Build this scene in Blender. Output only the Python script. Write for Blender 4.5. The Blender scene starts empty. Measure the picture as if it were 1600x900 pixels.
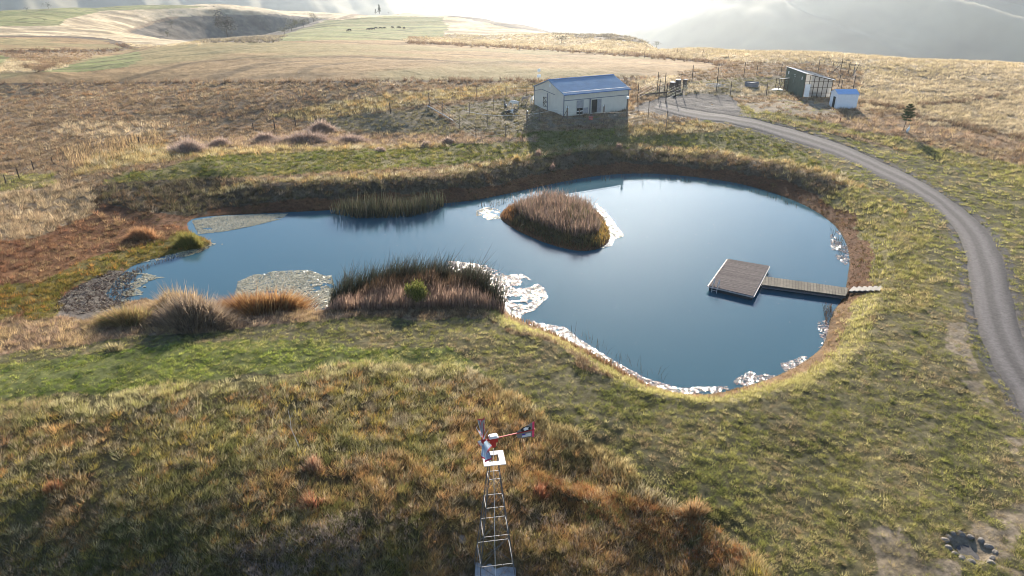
import bpy, bmesh, math, random
import numpy as np
from mathutils import Vector, Matrix
R = math.radians
random.seed(7); rng = np.random.default_rng(7)
scene = bpy.context.scene
col = scene.collection

# ------------------------------------------------------------------ camera
F = 1070.0; PITCH = R(25.0); CAMZ = 24.5
cd = bpy.data.cameras.new('camera'); cam = bpy.data.objects.new('camera', cd); col.objects.link(cam)
cam.location = (0, 0, CAMZ); cam.rotation_euler = (R(90) - PITCH, 0, 0)
cd.sensor_width = 36; cd.lens = F/1600*36; cd.clip_start = .1; cd.clip_end = 30000
scene.camera = cam
# ------------------------------------------------------------------ light
SUN_EL = R(19.5); SUN_AZ = R(8.4)          # azimuth clockwise from +Y
w = bpy.data.worlds.new('World'); scene.world = w; w.use_nodes = True
nt = w.node_tree; bg = nt.nodes['Background']
sky = nt.nodes.new('ShaderNodeTexSky'); sky.sky_type = 'NISHITA'; sky.sun_disc = False
sky.sun_elevation = SUN_EL; sky.sun_rotation = SUN_AZ
sky.altitude = 900; sky.air_density = 1.0; sky.dust_density = 0.15; sky.ozone_density = 2.0
nt.links.new(sky.outputs[0], bg.inputs[0]); bg.inputs[1].default_value = 0.095
sd = bpy.data.lights.new('sun', 'SUN'); sun = bpy.data.objects.new('sun', sd); col.objects.link(sun)
sd.energy = 5.0; sd.angle = R(0.53); sd.color = (1.0, .895, .745)
sdir = Vector((math.cos(SUN_EL)*math.sin(SUN_AZ), math.cos(SUN_EL)*math.cos(SUN_AZ), math.sin(SUN_EL)))
sun.rotation_euler = sdir.to_track_quat('Z', 'Y').to_euler()
sun.location = (0, 0, 60)
scene.view_settings.view_transform = 'Standard'; scene.view_settings.look = 'None'
scene.view_settings.exposure = 1.36; scene.view_settings.gamma = 1
scene.cycles.max_bounces = 6; scene.cycles.diffuse_bounces = 3; scene.cycles.glossy_bounces = 3
scene.cycles.transmission_bounces = 4; scene.cycles.transparent_max_bounces = 8; scene.cycles.volume_bounces = 1
scene.cycles.use_denoising = True; scene.cycles.use_adaptive_sampling = False; scene.cycles.filter_width = 1.0; scene.cycles.sample_clamp_indirect = 4.0
HAZE = 0.00011

# ------------------------------------------------------------------ helpers
def tag(o, label=None, cat=None, group=None, kind=None):
    if label: o['label'] = label
    if cat: o['category'] = cat
    if group: o['group'] = group
    if kind: o['kind'] = kind
    return o
def empty(name, loc=(0,0,0), rz=0):
    o = bpy.data.objects.new(name, None); col.objects.link(o); o.location = loc; o.rotation_euler = (0,0,rz)
    o.empty_display_size = .3
    return o
def thing(name, label, cat, loc=(0,0,0), rz=0, group=None):
    return tag(empty(name, loc, rz), label, cat, group)
def link_mesh(name, me, mat, parent=None):
    if mat: me.materials.append(mat)
    o = bpy.data.objects.new(name, me); col.objects.link(o)
    if parent: o.parent = parent
    return o
class MB:
    def __init__(s): s.bm = bmesh.new()
    def box(s, c, d, rot=None, bev=0):
        m = Matrix.Translation(Vector(c)) @ (rot.to_4x4() if rot is not None else Matrix.Identity(4)) @ Matrix.Diagonal((d[0], d[1], d[2], 1))
        bmesh.ops.create_cube(s.bm, size=1, matrix=m); return s
    def bar(s, a, b, w, h=None, up=(0,0,1)):
        a = Vector(a); b = Vector(b); v = b - a; L = v.length
        if L < 1e-6: return s
        z = v.normalized(); x = Vector(up).cross(z)
        if x.length < 1e-3: x = Vector((1,0,0)).cross(z)
        x.normalize(); y = z.cross(x)
        rot = Matrix((x, y, z)).transposed()
        return s.box((a+b)/2, (w, h or w, L), rot)
    def tube(s, a, b, r1, r2=None, n=8, caps=True):
        a = Vector(a); b = Vector(b); v = b - a; L = v.length
        q = v.to_track_quat('Z', 'Y').to_matrix().to_4x4()
        bmesh.ops.create_cone(s.bm, cap_ends=caps, segments=n, radius1=r1, radius2=r1 if r2 is None else r2, depth=L,
                              matrix=Matrix.Translation((a+b)/2) @ q); return s
    def ball(s, c, d, rot=None, sub=2, noise=0):
        m = Matrix.Translation(Vector(c)) @ (rot.to_4x4() if rot is not None else Matrix.Identity(4)) @ Matrix.Diagonal((d[0]/2, d[1]/2, d[2]/2, 1))
        g = bmesh.ops.create_icosphere(s.bm, subdivisions=sub, radius=1, matrix=m)
        if noise:
            for v in g['verts']:
                v.co += Vector([random.uniform(-noise, noise) for _ in range(3)])
        return s
    def poly(s, pts):
        s.bm.faces.new([s.bm.verts.new(p) for p in pts]); return s
    def prism(s, pts, off):
        off = Vector(off); a = [s.bm.verts.new(p) for p in pts]; b = [s.bm.verts.new(Vector(p)+off) for p in pts]
        n = len(pts); s.bm.faces.new(a[::-1]); s.bm.faces.new(b)
        for i in range(n): s.bm.faces.new([a[i], a[(i+1)%n], b[(i+1)%n], b[i]])
        return s
    def build(s, name, mat, parent=None, smooth=False):
        bmesh.ops.recalc_face_normals(s.bm, faces=s.bm.faces)
        me = bpy.data.meshes.new(name); s.bm.to_mesh(me); s.bm.free()
        if smooth:
            for p in me.polygons: p.use_smooth = True
        return link_mesh(name, me, mat, parent)

def new_mat(name, base=(.5,.5,.5), rough=.7, metal=0, var=.12, scale=3.0, bump=0.0, spec=.5, dirt=None, coords='Object'):
    m = bpy.data.materials.new(name); m.use_nodes = True; n = m.node_tree.nodes; l = m.node_tree.links
    b = n['Principled BSDF']; b.inputs['Roughness'].default_value = rough; b.inputs['Metallic'].default_value = metal
    b.inputs['Specular IOR Level'].default_value = spec
    tc = n.new('ShaderNodeTexCoord'); no = n.new('ShaderNodeTexNoise'); no.inputs['Scale'].default_value = scale; no.inputs['Detail'].default_value = 6
    l.new(tc.outputs[coords], no.inputs['Vector'])
    mx = n.new('ShaderNodeMix'); mx.data_type = 'RGBA'
    mx.inputs[6].default_value = (*[c*(1-var) for c in base], 1)
    mx.inputs[7].default_value = (*([min(1, c*(1+var)) for c in base] if dirt is None else dirt), 1)
    rp = n.new('ShaderNodeMapRange'); rp.inputs[1].default_value = .35; rp.inputs[2].default_value = .7
    l.new(no.outputs[0], rp.inputs[0]); l.new(rp.outputs[0], mx.inputs[0]); l.new(mx.outputs[2], b.inputs['Base Color'])
    if bump:
        n2 = n.new('ShaderNodeTexNoise'); n2.inputs['Scale'].default_value = scale*6; l.new(tc.outputs[coords], n2.inputs['Vector'])
        bp = n.new('ShaderNodeBump'); bp.inputs['Strength'].default_value = bump; bp.inputs['Distance'].default_value = .02
        l.new(n2.outputs[0], bp.inputs['Height']); l.new(bp.outputs[0], b.inputs['Normal'])
    return m

def ribbed(m, freq, axis, strength=.6, dist=.02):
    """vertical ribs of sheet metal as a bump"""
    n = m.node_tree.nodes; l = m.node_tree.links; b = n['Principled BSDF']
    tc = n.new('ShaderNodeTexCoord'); sx = n.new('ShaderNodeSeparateXYZ'); l.new(tc.outputs['Object'], sx.inputs[0])
    mu = n.new('ShaderNodeMath'); mu.operation = 'MULTIPLY'; mu.inputs[1].default_value = freq; l.new(sx.outputs[axis], mu.inputs[0])
    fr = n.new('ShaderNodeMath'); fr.operation = 'PINGPONG'; fr.inputs[1].default_value = 1; l.new(mu.outputs[0], fr.inputs[0])
    pw = n.new('ShaderNodeMath'); pw.operation = 'POWER'; pw.inputs[1].default_value = 5; l.new(fr.outputs[0], pw.inputs[0])
    bp = n.new('ShaderNodeBump'); bp.inputs['Strength'].default_value = strength; bp.inputs['Distance'].default_value = dist
    l.new(pw.outputs[0], bp.inputs['Height']); l.new(bp.outputs[0], b.inputs['Normal'])
    return m

# ------------------------------------------------------------------ numpy noise
_tabs = {}
def vnoise(x, y, seed=0):
    if seed not in _tabs: _tabs[seed] = np.random.default_rng(1000+seed).random((256, 256))
    T = _tabs[seed]; xi = np.floor(x).astype(int); yi = np.floor(y).astype(int); fx = x-xi; fy = y-yi
    fx = fx*fx*(3-2*fx); fy = fy*fy*(3-2*fy); a = xi & 255; b = yi & 255; a1 = (xi+1) & 255; b1 = (yi+1) & 255
    return (T[a,b]*(1-fx)+T[a1,b]*fx)*(1-fy)+(T[a,b1]*(1-fx)+T[a1,b1]*fx)*fy
def fbm(x, y, s, seed=0, o=4, gain=.5):
    v = 0; amp = 1; tot = 0
    for i in range(o):
        v = v + amp*vnoise(x/s*2**i + 17.3*i, y/s*2**i + 5.1*i, seed+i); tot += amp; amp *= gain
    return v/tot
def smooth(a, b, x):
    t = np.clip((x-a)/(b-a), 0, 1); return t*t*(3-2*t)

# ------------------------------------------------------------------ picture <-> world (only to lay out the site survey)
CP, SP = math.cos(PITCH), math.sin(PITCH)
def prays(px, py):
    u = (np.asarray(px, float)-800)/F; v = (450-np.asarray(py, float))/F
    return u, CP+v*SP, -SP+v*CP
def at_z(px, py, z=0.0):
    x, y, d = prays(px, py); k = (z-CAMZ)/d; return x*k, y*k
def project(X, Y, Z):
    dz = Z-CAMZ; dep = Y*CP - dz*SP; up = Y*SP + dz*CP
    dep = np.maximum(dep, 1e-3)
    return 800+F*X/dep, 450-F*up/dep

# ------------------------------------------------------------------ pond outline
SH = [(190,428),(215,412),(270,397),(328,383),(320,373),(297,362),(292,350),(305,341),(340,337),(400,334),(480,330),(540,327),(600,324),(660,320),
 (700,317),(745,312),(790,303),(840,292),(900,280),(950,273),(1010,271),(1080,276),(1150,286),(1210,302),(1260,322),(1300,348),(1320,375),(1328,405),
 (1324,440),(1318,465),(1302,490),(1293,520),(1283,545),(1250,570),(1210,590),(1160,606),(1110,617),(1060,615),(1010,600),(960,573),(900,541),(850,518),
 (810,500),(785,485),(755,462),(710,452),(650,450),(590,460),(545,478),(510,488),(460,486),(400,488),(360,478),(300,476),(250,470),(225,468),(185,472),(165,462),(175,445)]
ISL = [(781,338),(795,325),(840,314),(895,314),(935,332),(950,356),(953,374),(940,387),(905,392),(860,382),(820,366),(795,352)]
def world_poly(P, n=6, z=0.0):
    """closed Catmull-Rom through the outline"""
    A = np.array([at_z(x, y, z) for x, y in P]); N = len(A); out = []
    for i in range(N):
        p0, p1, p2, p3 = A[i-1], A[i], A[(i+1)%N], A[(i+2)%N]
        for k in range(n):
            t = k/n
            out.append(.5*((2*p1)+(-p0+p2)*t+(2*p0-5*p1+4*p2-p3)*t*t+(-p0+3*p1-3*p2+p3)*t**3))
    return np.array(out)
SHW = world_poly(SH, 4); ISW = world_poly(ISL, 5)
def inside(P, x, y):
    c = np.zeros(np.shape(x), bool); n = len(P)
    for i in range(n):
        x1, y1 = P[i-1]; x2, y2 = P[i]
        if y1 == y2: continue
        c ^= ((y1 > y) != (y2 > y)) & (x < (x2-x1)*(y-y1)/(y2-y1)+x1)
    return c
def dist_poly(P, x, y):
    d = np.full(np.shape(x), 1e9)
    for i in range(len(P)):
        x1, y1 = P[i-1]; x2, y2 = P[i]; dx, dy = x2-x1, y2-y1
        t = np.clip(((x-x1)*dx+(y-y1)*dy)/(dx*dx+dy*dy+1e-9), 0, 1)
        d = np.minimum(d, (x-x1-t*dx)**2+(y-y1-t*dy)**2)
    return np.sqrt(d)
def shore_dist(x, y):
    """positive on land, negative on water"""
    d = dist_poly(SHW, x, y); di = dist_poly(ISW, x, y)
    s = np.where(inside(SHW, x, y), -d, d); i = np.where(inside(ISW, x, y), di, -di)
    return np.maximum(s, i), np.where(i > s, 1, 0)

# ------------------------------------------------------------------ survey points: (px, py, kind, value)
SV = []
def Zp(z, *pts): SV.extend((x, y, 'z', z) for x, y in pts)
def Rp(r, *pts): SV.extend((x, y, 'r', r*.75) for x, y in pts)
Zp(1.0, (0,640),(150,622),(300,600),(420,585),(560,570),(700,570),(800,618),(900,680),(1000,745),(1100,812),(1190,900),(1230,960))
Zp(.6, (0,700),(200,680),(400,640),(600,640)); Zp(.05, (0,780),(200,770),(400,760),(600,770),(720,780))
Zp(-1.5, (0,900),(200,900)); Zp(-1.4, (400,900)); Zp(-1.2, (600,900),(770,905)); Zp(.45, (770,690)); Zp(-.1, (800,790)); Zp(-.6, (920,900))
Zp(.2, (900,740),(1000,820)); Zp(-.2, (1040,900)); Zp(.5, (1120,880))
Zp(1.0, (0,600),(300,560),(600,520),(800,570),(900,620),(1000,680),(1200,700),(1200,850),(1350,650),(1350,900),(1500,700),(1500,900),(1600,800))
Zp(1.3, (1450,560)); Zp(1.5, (1450,480))
Zp(.75, (0,540),(200,515),(400,505)); Zp(.9, (520,500),(650,485))
Zp(1.15, (800,515),(870,552),(930,590),(1000,622),(1080,638),(1150,636),(1230,615),(1300,580)); Zp(1.3, (1350,520)); Zp(1.45, (1385,450))
Zp(1.7, (1430,380)); Zp(1.9, (1385,330)); Zp(2.1, (1330,290),(1250,258),(1150,236),(1040,224),(960,230),(840,245),(760,252),(660,258),(540,265),(400,272)); Zp(2.0, (250,281)); Zp(1.5, (150,292))
Zp(.5, (0,500),(0,420)); Zp(.25, (100,465),(150,410)); Zp(.35, (200,350),(265,350)); Zp(.8, (0,350),(100,320)); Zp(1.0, (0,285)); Zp(1.3, (0,230),(150,250)); Zp(1.8, (0,180)); Zp(2.2,(0,150))
Zp(2.2, (450,238),(300,245),(550,230)); Zp(1.8, (200,268)); Zp(2.4, (700,232)); Zp(2.8, (850,222)); Zp(3.0, (1000,212)); Zp(3.2, (1080,205))
Zp(1.7, (600,214),(450,208),(300,225)); Zp(3.2, (600,188)); Zp(2.2, (450,190),(300,190)); Zp(2.0, (180,200))
Zp(3.9, (750,190)); Zp(4.5, (840,172),(880,181),(980,170),(940,160),(1060,170),(1253,152),(1300,152),(1306,168),(1340,168),(1240,140)); Zp(4.1, (1000,186)); Zp(3.4, (860,205))
Zp(4.6, (1130,160)); Zp(3.9, (1180,190)); Zp(3.2, (1250,215)); Zp(2.9, (1310,235)); Zp(2.4, (1400,275)); Zp(2.1, (1460,315)); Zp(1.8, (1530,400)); Zp(1.5, (1560,500)); Zp(1.2, (1600,620))
Zp(4.6, (700,155),(600,158)); Zp(4.2, (400,160)); Zp(3.2, (200,160)); Zp(3.6, (200,132)); Zp(5.3, (400,130)); Zp(6, (600,130),(1150,118)); Zp(6.3, (850,128)); Zp(6.6, (1000,118))
Zp(4.8, (1500,150)); Zp(5.0,(1400,140)); Zp(5.4,(1250,122)); Zp(4, (1600,180)); Zp(3, (1600,250)); Zp(3.8, (1430,200)); Zp(2.8, (1420,240)); Zp(2.3, (1500,300)); Zp(2, (1600,350)); Zp(1.7, (1600,450))
Zp(3.9, (0,128)); Zp(4.2, (0,118),(100,112)); Zp(4.6, (200,105)); Zp(5.6, (400,100)); Zp(6.0, (600,90),(800,95)); Zp(6.4, (950,100)); Zp(6.3, (1100,105))
for x, y, r in [(60,113,240),(150,92,300),(220,78,330),(330,64,365),(430,57.5,395),(550,56,400),(640,60,390),(700,67,340),(800,73,310),(900,80,280),(1000,86,250),(1100,94,225),
                (1000,73,330),(1100,77,270),(1200,82,240),(1300,89,225)]: Rp(r, (x, y))
Zp(6.6, (1400,95),(1500,100.5),(1600,106),(1700,111)); Zp(5.0, (1600,140),(1700,150)); Zp(5.5, (1450,125))
# dips hidden behind the field's ridge
for x, y, r in [(150,96,350),(220,82,400),(330,69,430),(430,61,450)]: Rp(r, (x, y))
for x, y, r in [(480,53,455),(600,52.5,450),(690,55,440),(540,38,560),(600,38,560),(690,40,540),(500,30.5,650),(600,21.5,700),(700,24,680),(750,30,650),(800,42,600),(850,50,560),(950,64,440),(1020,72,370),
                (730,60,420),(800,65,385),(900,72,340),(0,84,330),(100,82,360),(0,72,420),(100,71,430),(190,73,420),(0,57,510),(100,57,510),(190,65,480),(0,44,610),(150,44,620),(230,60,560),(300,64,780),(350,60,800),(430,57,800),(470,51,800),(300,23,835),(360,20.5,840),(430,22,840),(480,29,835),
                (0,20,860),(100,13,900),(250,9.5,950),(350,11,950),(450,20,880),(520,27,830),(-100,60,500),(-100,25,850),(0,38,640),(100,36,660)]: Rp(r, (x, y))
A = np.array([[*prays(x, y)] for x, y, k, v in SV]); hor = np.hypot(A[:,0], A[:,1]); t_s = A[:,2]/hor; az_s = np.arctan2(A[:,0], A[:,1])
r_s = np.array([v if k == 'r' else (v-CAMZ)/t for (x, y, k, v), t in zip(SV, t_s)])
# extra points by (azimuth deg, r, z)
EX = []
for az in (-50,-40,-30,-20,-10,0,10,20,30,40,50):
    EX += [(az, 12, -4.2 if az < 12 else .4), (az, 1300, -120), (az, 3000, -200), (az, 6000, -220)]
for az in (-50,-36,-24,-14): EX += [(az, 900, -35)]
for az, r in ((-4,760),(2,680),(6,560),(10,420)): EX += [(az, r, -40)]
for az, r in ((14,330),(20,310),(28,290),(36,280),(50,280)): EX += [(az, r*(.8 if az < 22 else .92), -14), (az, r*1.6, -70)]
EX += [(-50,25,-2),(-50,40,.9),(-50,60,1.0),(50,25,1),(50,50,1.5),(50,90,3.5),(50,190,4.5),(46,140,4.6),(-50,100,1.5),(-50,180,3)]
az_s = np.append(az_s, [R(a) for a, r, z in EX]); r_s = np.append(r_s, [r for a, r, z in EX]); t_s = np.append(t_s, [(z-CAMZ)/r for a, r, z in EX])
def tps_fit(x, y, v, lam=2e-4):
    n = len(x); d = np.hypot(x[:,None]-x, y[:,None]-y); K = np.where(d > 0, d*d*np.log(d+1e-12), 0)+lam*np.eye(n)
    P = np.c_[np.ones(n), x, y]; M = np.block([[K, P],[P.T, np.zeros((3,3))]])
    return np.linalg.solve(M, np.r_[v, 0,0,0])
KA = 1.6
W_ = tps_fit(az_s*KA, np.log(r_s), t_s)
def base_z(az, r):
    sh = np.shape(az); a = np.clip(np.ravel(az), -R(58), R(58))*KA; l = np.log(np.clip(np.ravel(r), 9, 6500)); out = np.empty(len(a))
    cx = az_s*KA; cy = np.log(r_s)
    for i in range(0, len(a), 20000):
        d2 = (a[i:i+20000,None]-cx)**2+(l[i:i+20000,None]-cy)**2
        out[i:i+20000] = (.5*d2*np.log(d2+1e-12))@W_[:-3]+W_[-3]+W_[-2]*a[i:i+20000]+W_[-1]*l[i:i+20000]
    return (CAMZ+out*np.clip(np.ravel(r), 9, 6500)).reshape(sh)

# road centre line (pixel, z guess) and half width
def lerp_path(P, n):
    P = np.array(P, float); N = len(P); o = []
    for i in range(N-1):
        p0, p1, p2, p3 = P[max(i-1,0)], P[i], P[i+1], P[min(i+2,N-1)]
        for k in range(n):
            t = k/n; o.append(.5*((2*p1)+(-p0+p2)*t+(2*p0-5*p1+4*p2-p3)*t*t+(-p0+3*p1-3*p2+p3)*t**3))
    o.append(P[-1]); return np.array(o)
EDL = [(1020,172,4.4),(1085,184,4.2),(1150,195,3.7),(1240,221,3.1),(1320,249,2.6),(1400,288,2.3),(1450,319,2.0),(1488,356,1.85),(1505,400,1.7),(1512,450,1.6),(1520,500,1.45),(1543,560,1.3),(1573,610,1.2),(1605,665,1.15),(1660,740,1.1),(1745,830,1.05),(1860,940,1.0)]
EDR = [(1030,163,4.5),(1095,173,4.4),(1150,181,4.1),(1240,203,3.4),(1330,233,2.8),(1400,262,2.5),(1455,292,2.2),(1508,327,2.0),(1548,362,1.85),(1568,400,1.75),(1582,450,1.6),(1603,520,1.45),(1640,590,1.35),(1690,660,1.2),(1760,740,1.1),(1860,830,1.05),(2000,940,1.0)]
el = lerp_path([(*at_z(x, y, z), z) for x, y, z in EDL], 12); er = lerp_path([(*at_z(x, y, z), z) for x, y, z in EDR], 12)
_t = np.arange(len(el)); _j = (vnoise(_t/5.0, _t*0+3, 31)-.5)*.5; _k = (vnoise(_t/4.0, _t*0+9, 32)-.5)*.5
_d = (er-el)[:, :2]; _d = _d/np.linalg.norm(_d, axis=1)[:, None]; el[:, :2] += _d*_j[:, None]; er[:, :2] += _d*_k[:, None]
road_c = (el+er)/2; road_w = np.hypot(*(el-er)[:, :2].T)/2
ROADP = np.r_[el[:, :2], er[::-1, :2]]

# ------------------------------------------------------------------ terrain grid (polar round the drone's foot point, so that cells shrink where the site is seen closest)
az_in = np.linspace(-R(57), R(57), 1080); az_out = np.linspace(R(57), R(303), 62)[1:-1]
AZ = np.r_[az_in, az_out]; NR = 1150
RR = np.exp(np.linspace(math.log(14), math.log(1000), NR)); RR = np.r_[.6, 3, 6, 10, RR, 1200, 1500, 1800, 2300, 3000, 4200, 6200]
az_g, r_g = np.meshgrid(AZ, RR, indexing='ij')
azw = np.where(az_g > math.pi, az_g-2*math.pi, az_g)
# coarse evaluate the base then refine bilinearly
ca = np.r_[np.linspace(-R(58), R(58), 260)]; cl = np.linspace(math.log(9), math.log(6500), 330)
CA, CL = np.meshgrid(ca, cl, indexing='ij'); CT = (base_z(CA, np.exp(CL))-CAMZ)/np.exp(CL)
def bil(a, r):
    a = np.clip(a, ca[0], ca[-1]-1e-9); l = np.clip(np.log(np.maximum(r, 9)), cl[0], cl[-1]-1e-9)
    fa = (a-ca[0])/(ca[1]-ca[0]); fl = (l-cl[0])/(cl[1]-cl[0]); i = fa.astype(int); j = fl.astype(int); fa -= i; fl -= j
    t = (CT[i,j]*(1-fa)+CT[i+1,j]*fa)*(1-fl)+(CT[i,j+1]*(1-fa)+CT[i+1,j+1]*fa)*fl
    return CAMZ+t*np.clip(r, 9, 6500)
def terrain(x, y, detail=True):
    x = np.asarray(x, float); y = np.asarray(y, float); r = np.hypot(x, y); a = np.arctan2(x, y)
    z = bil(a, r)
    back = smooth(R(60), R(90), np.abs(a)); z = z*(1-back)+back*(-3.0)
    near = (r < 125) & (r > 22) & (np.abs(a) < R(57))
    sd_ = np.full(x.shape, 99.0); isl = np.zeros(x.shape, int)
    if near.any(): sd_[near], isl[near] = shore_dist(x[near], y[near])
    prof = np.where(isl == 1, 1.0*(1-np.exp(-np.maximum(sd_,0)/1.5)), .06+.46*np.maximum(sd_, 0))
    marsh = smooth(-R(16), -R(26), a)                      # low wet shore at the left
    prof = np.where(isl == 1, prof, prof*(1-marsh)+marsh*(.03+.14*np.maximum(sd_, 0)))
    k = .25; h = np.clip(.5+.5*(z-prof)/k, 0, 1); zz = z*(1-h)+prof*h-k*h*(1-h)*.5
    land = sd_ > 0
    z = np.where(land & near, np.where(isl == 1, prof, zz), z)
    z = np.where(near & land & (sd_ < 12) & (sd_ >= 0), np.maximum(z, .02+.02*sd_), z)
    z = np.where(~land, np.maximum(-1.6, .02+.5*sd_), z)
    if detail:
        lump = (fbm(x, y, 3.2, 3, 3)-.5)*.24 + (fbm(x, y, .8, 9, 3, .6)-.5)*.20
        far = (fbm(x, y, 45, 21, 4)-.5)*smooth(140, 500, r)*5.0 + (fbm(x, y, 9, 27, 3)-.5)*.5*smooth(60, 160, r)
        slopeamp = 1+1.2*(z < .4)*(r < 30)
        nr_ = (r < 135) & (x > 12); rdm = np.ones(x.shape)
        if nr_.any(): dd = dist_poly(ROADP, x[nr_], y[nr_]); rdm[nr_] = np.where(inside(ROADP, x[nr_], y[nr_]), .12, .12+.88*smooth(0, 2.0, dd))
        z = z + np.where(land, lump*slopeamp*rdm*smooth(0, 1.5, sd_) + far*(sd_ > 20), 0)
    dp = np.hypot(x-PIT[0], y-PIT[1]); z = z-.30*np.exp(-(dp/.82)**4)
    return z, sd_, isl
PIT = at_z(1516, 856, 1.0)
X = r_g*np.sin(az_g); Y = r_g*np.cos(az_g)
Z, SD, ISLM = terrain(X, Y)
inroad = np.zeros(X.shape, bool); nr = (r_g < 135) & (X > 12)
inroad[nr] = inside(ROADP, X[nr], Y[nr]); rd = np.full(X.shape, 99.0); rd[nr] = dist_poly(ROADP, X[nr], Y[nr])
road_low = np.where(inroad, np.minimum(rd, .5)*.28, 0)
Zg = Z - road_low
def ground(x, y):
    return float(terrain(np.array([x]), np.array([y]))[0][0])
def hit(px, py):
    """where the sight line through a survey pixel meets the ground"""
    u, v, d = prays(px, py); h = math.hypot(u, v); a = math.atan2(u, v); t = d/h
    r = np.exp(np.linspace(math.log(14), math.log(1200), 2600)); zz = terrain(r*math.sin(a), r*math.cos(a))[0]
    f = zz-(CAMZ+r*t); i = np.argmax(f > 0)
    if f[i] <= 0: i = len(r)-1
    rr = r[i-1]+(r[i]-r[i-1])*(0-f[i-1])/(f[i]-f[i-1]+1e-9) if i > 0 else r[0]
    return Vector((rr*math.sin(a), rr*math.cos(a), CAMZ+rr*t))
def top_height(base, py):
    """height of something standing at base whose top is seen on row py"""
    v = (450-py)/F; t = (-SP+v*CP)/(CP+v*SP); return CAMZ+base.y*t-base.z
def ppm(p): return F/(p.y*CP-(p.z-CAMZ)*SP)

# ------------------------------------------------------------------ land cover
PX, PY = project(X, Y, Z)
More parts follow.
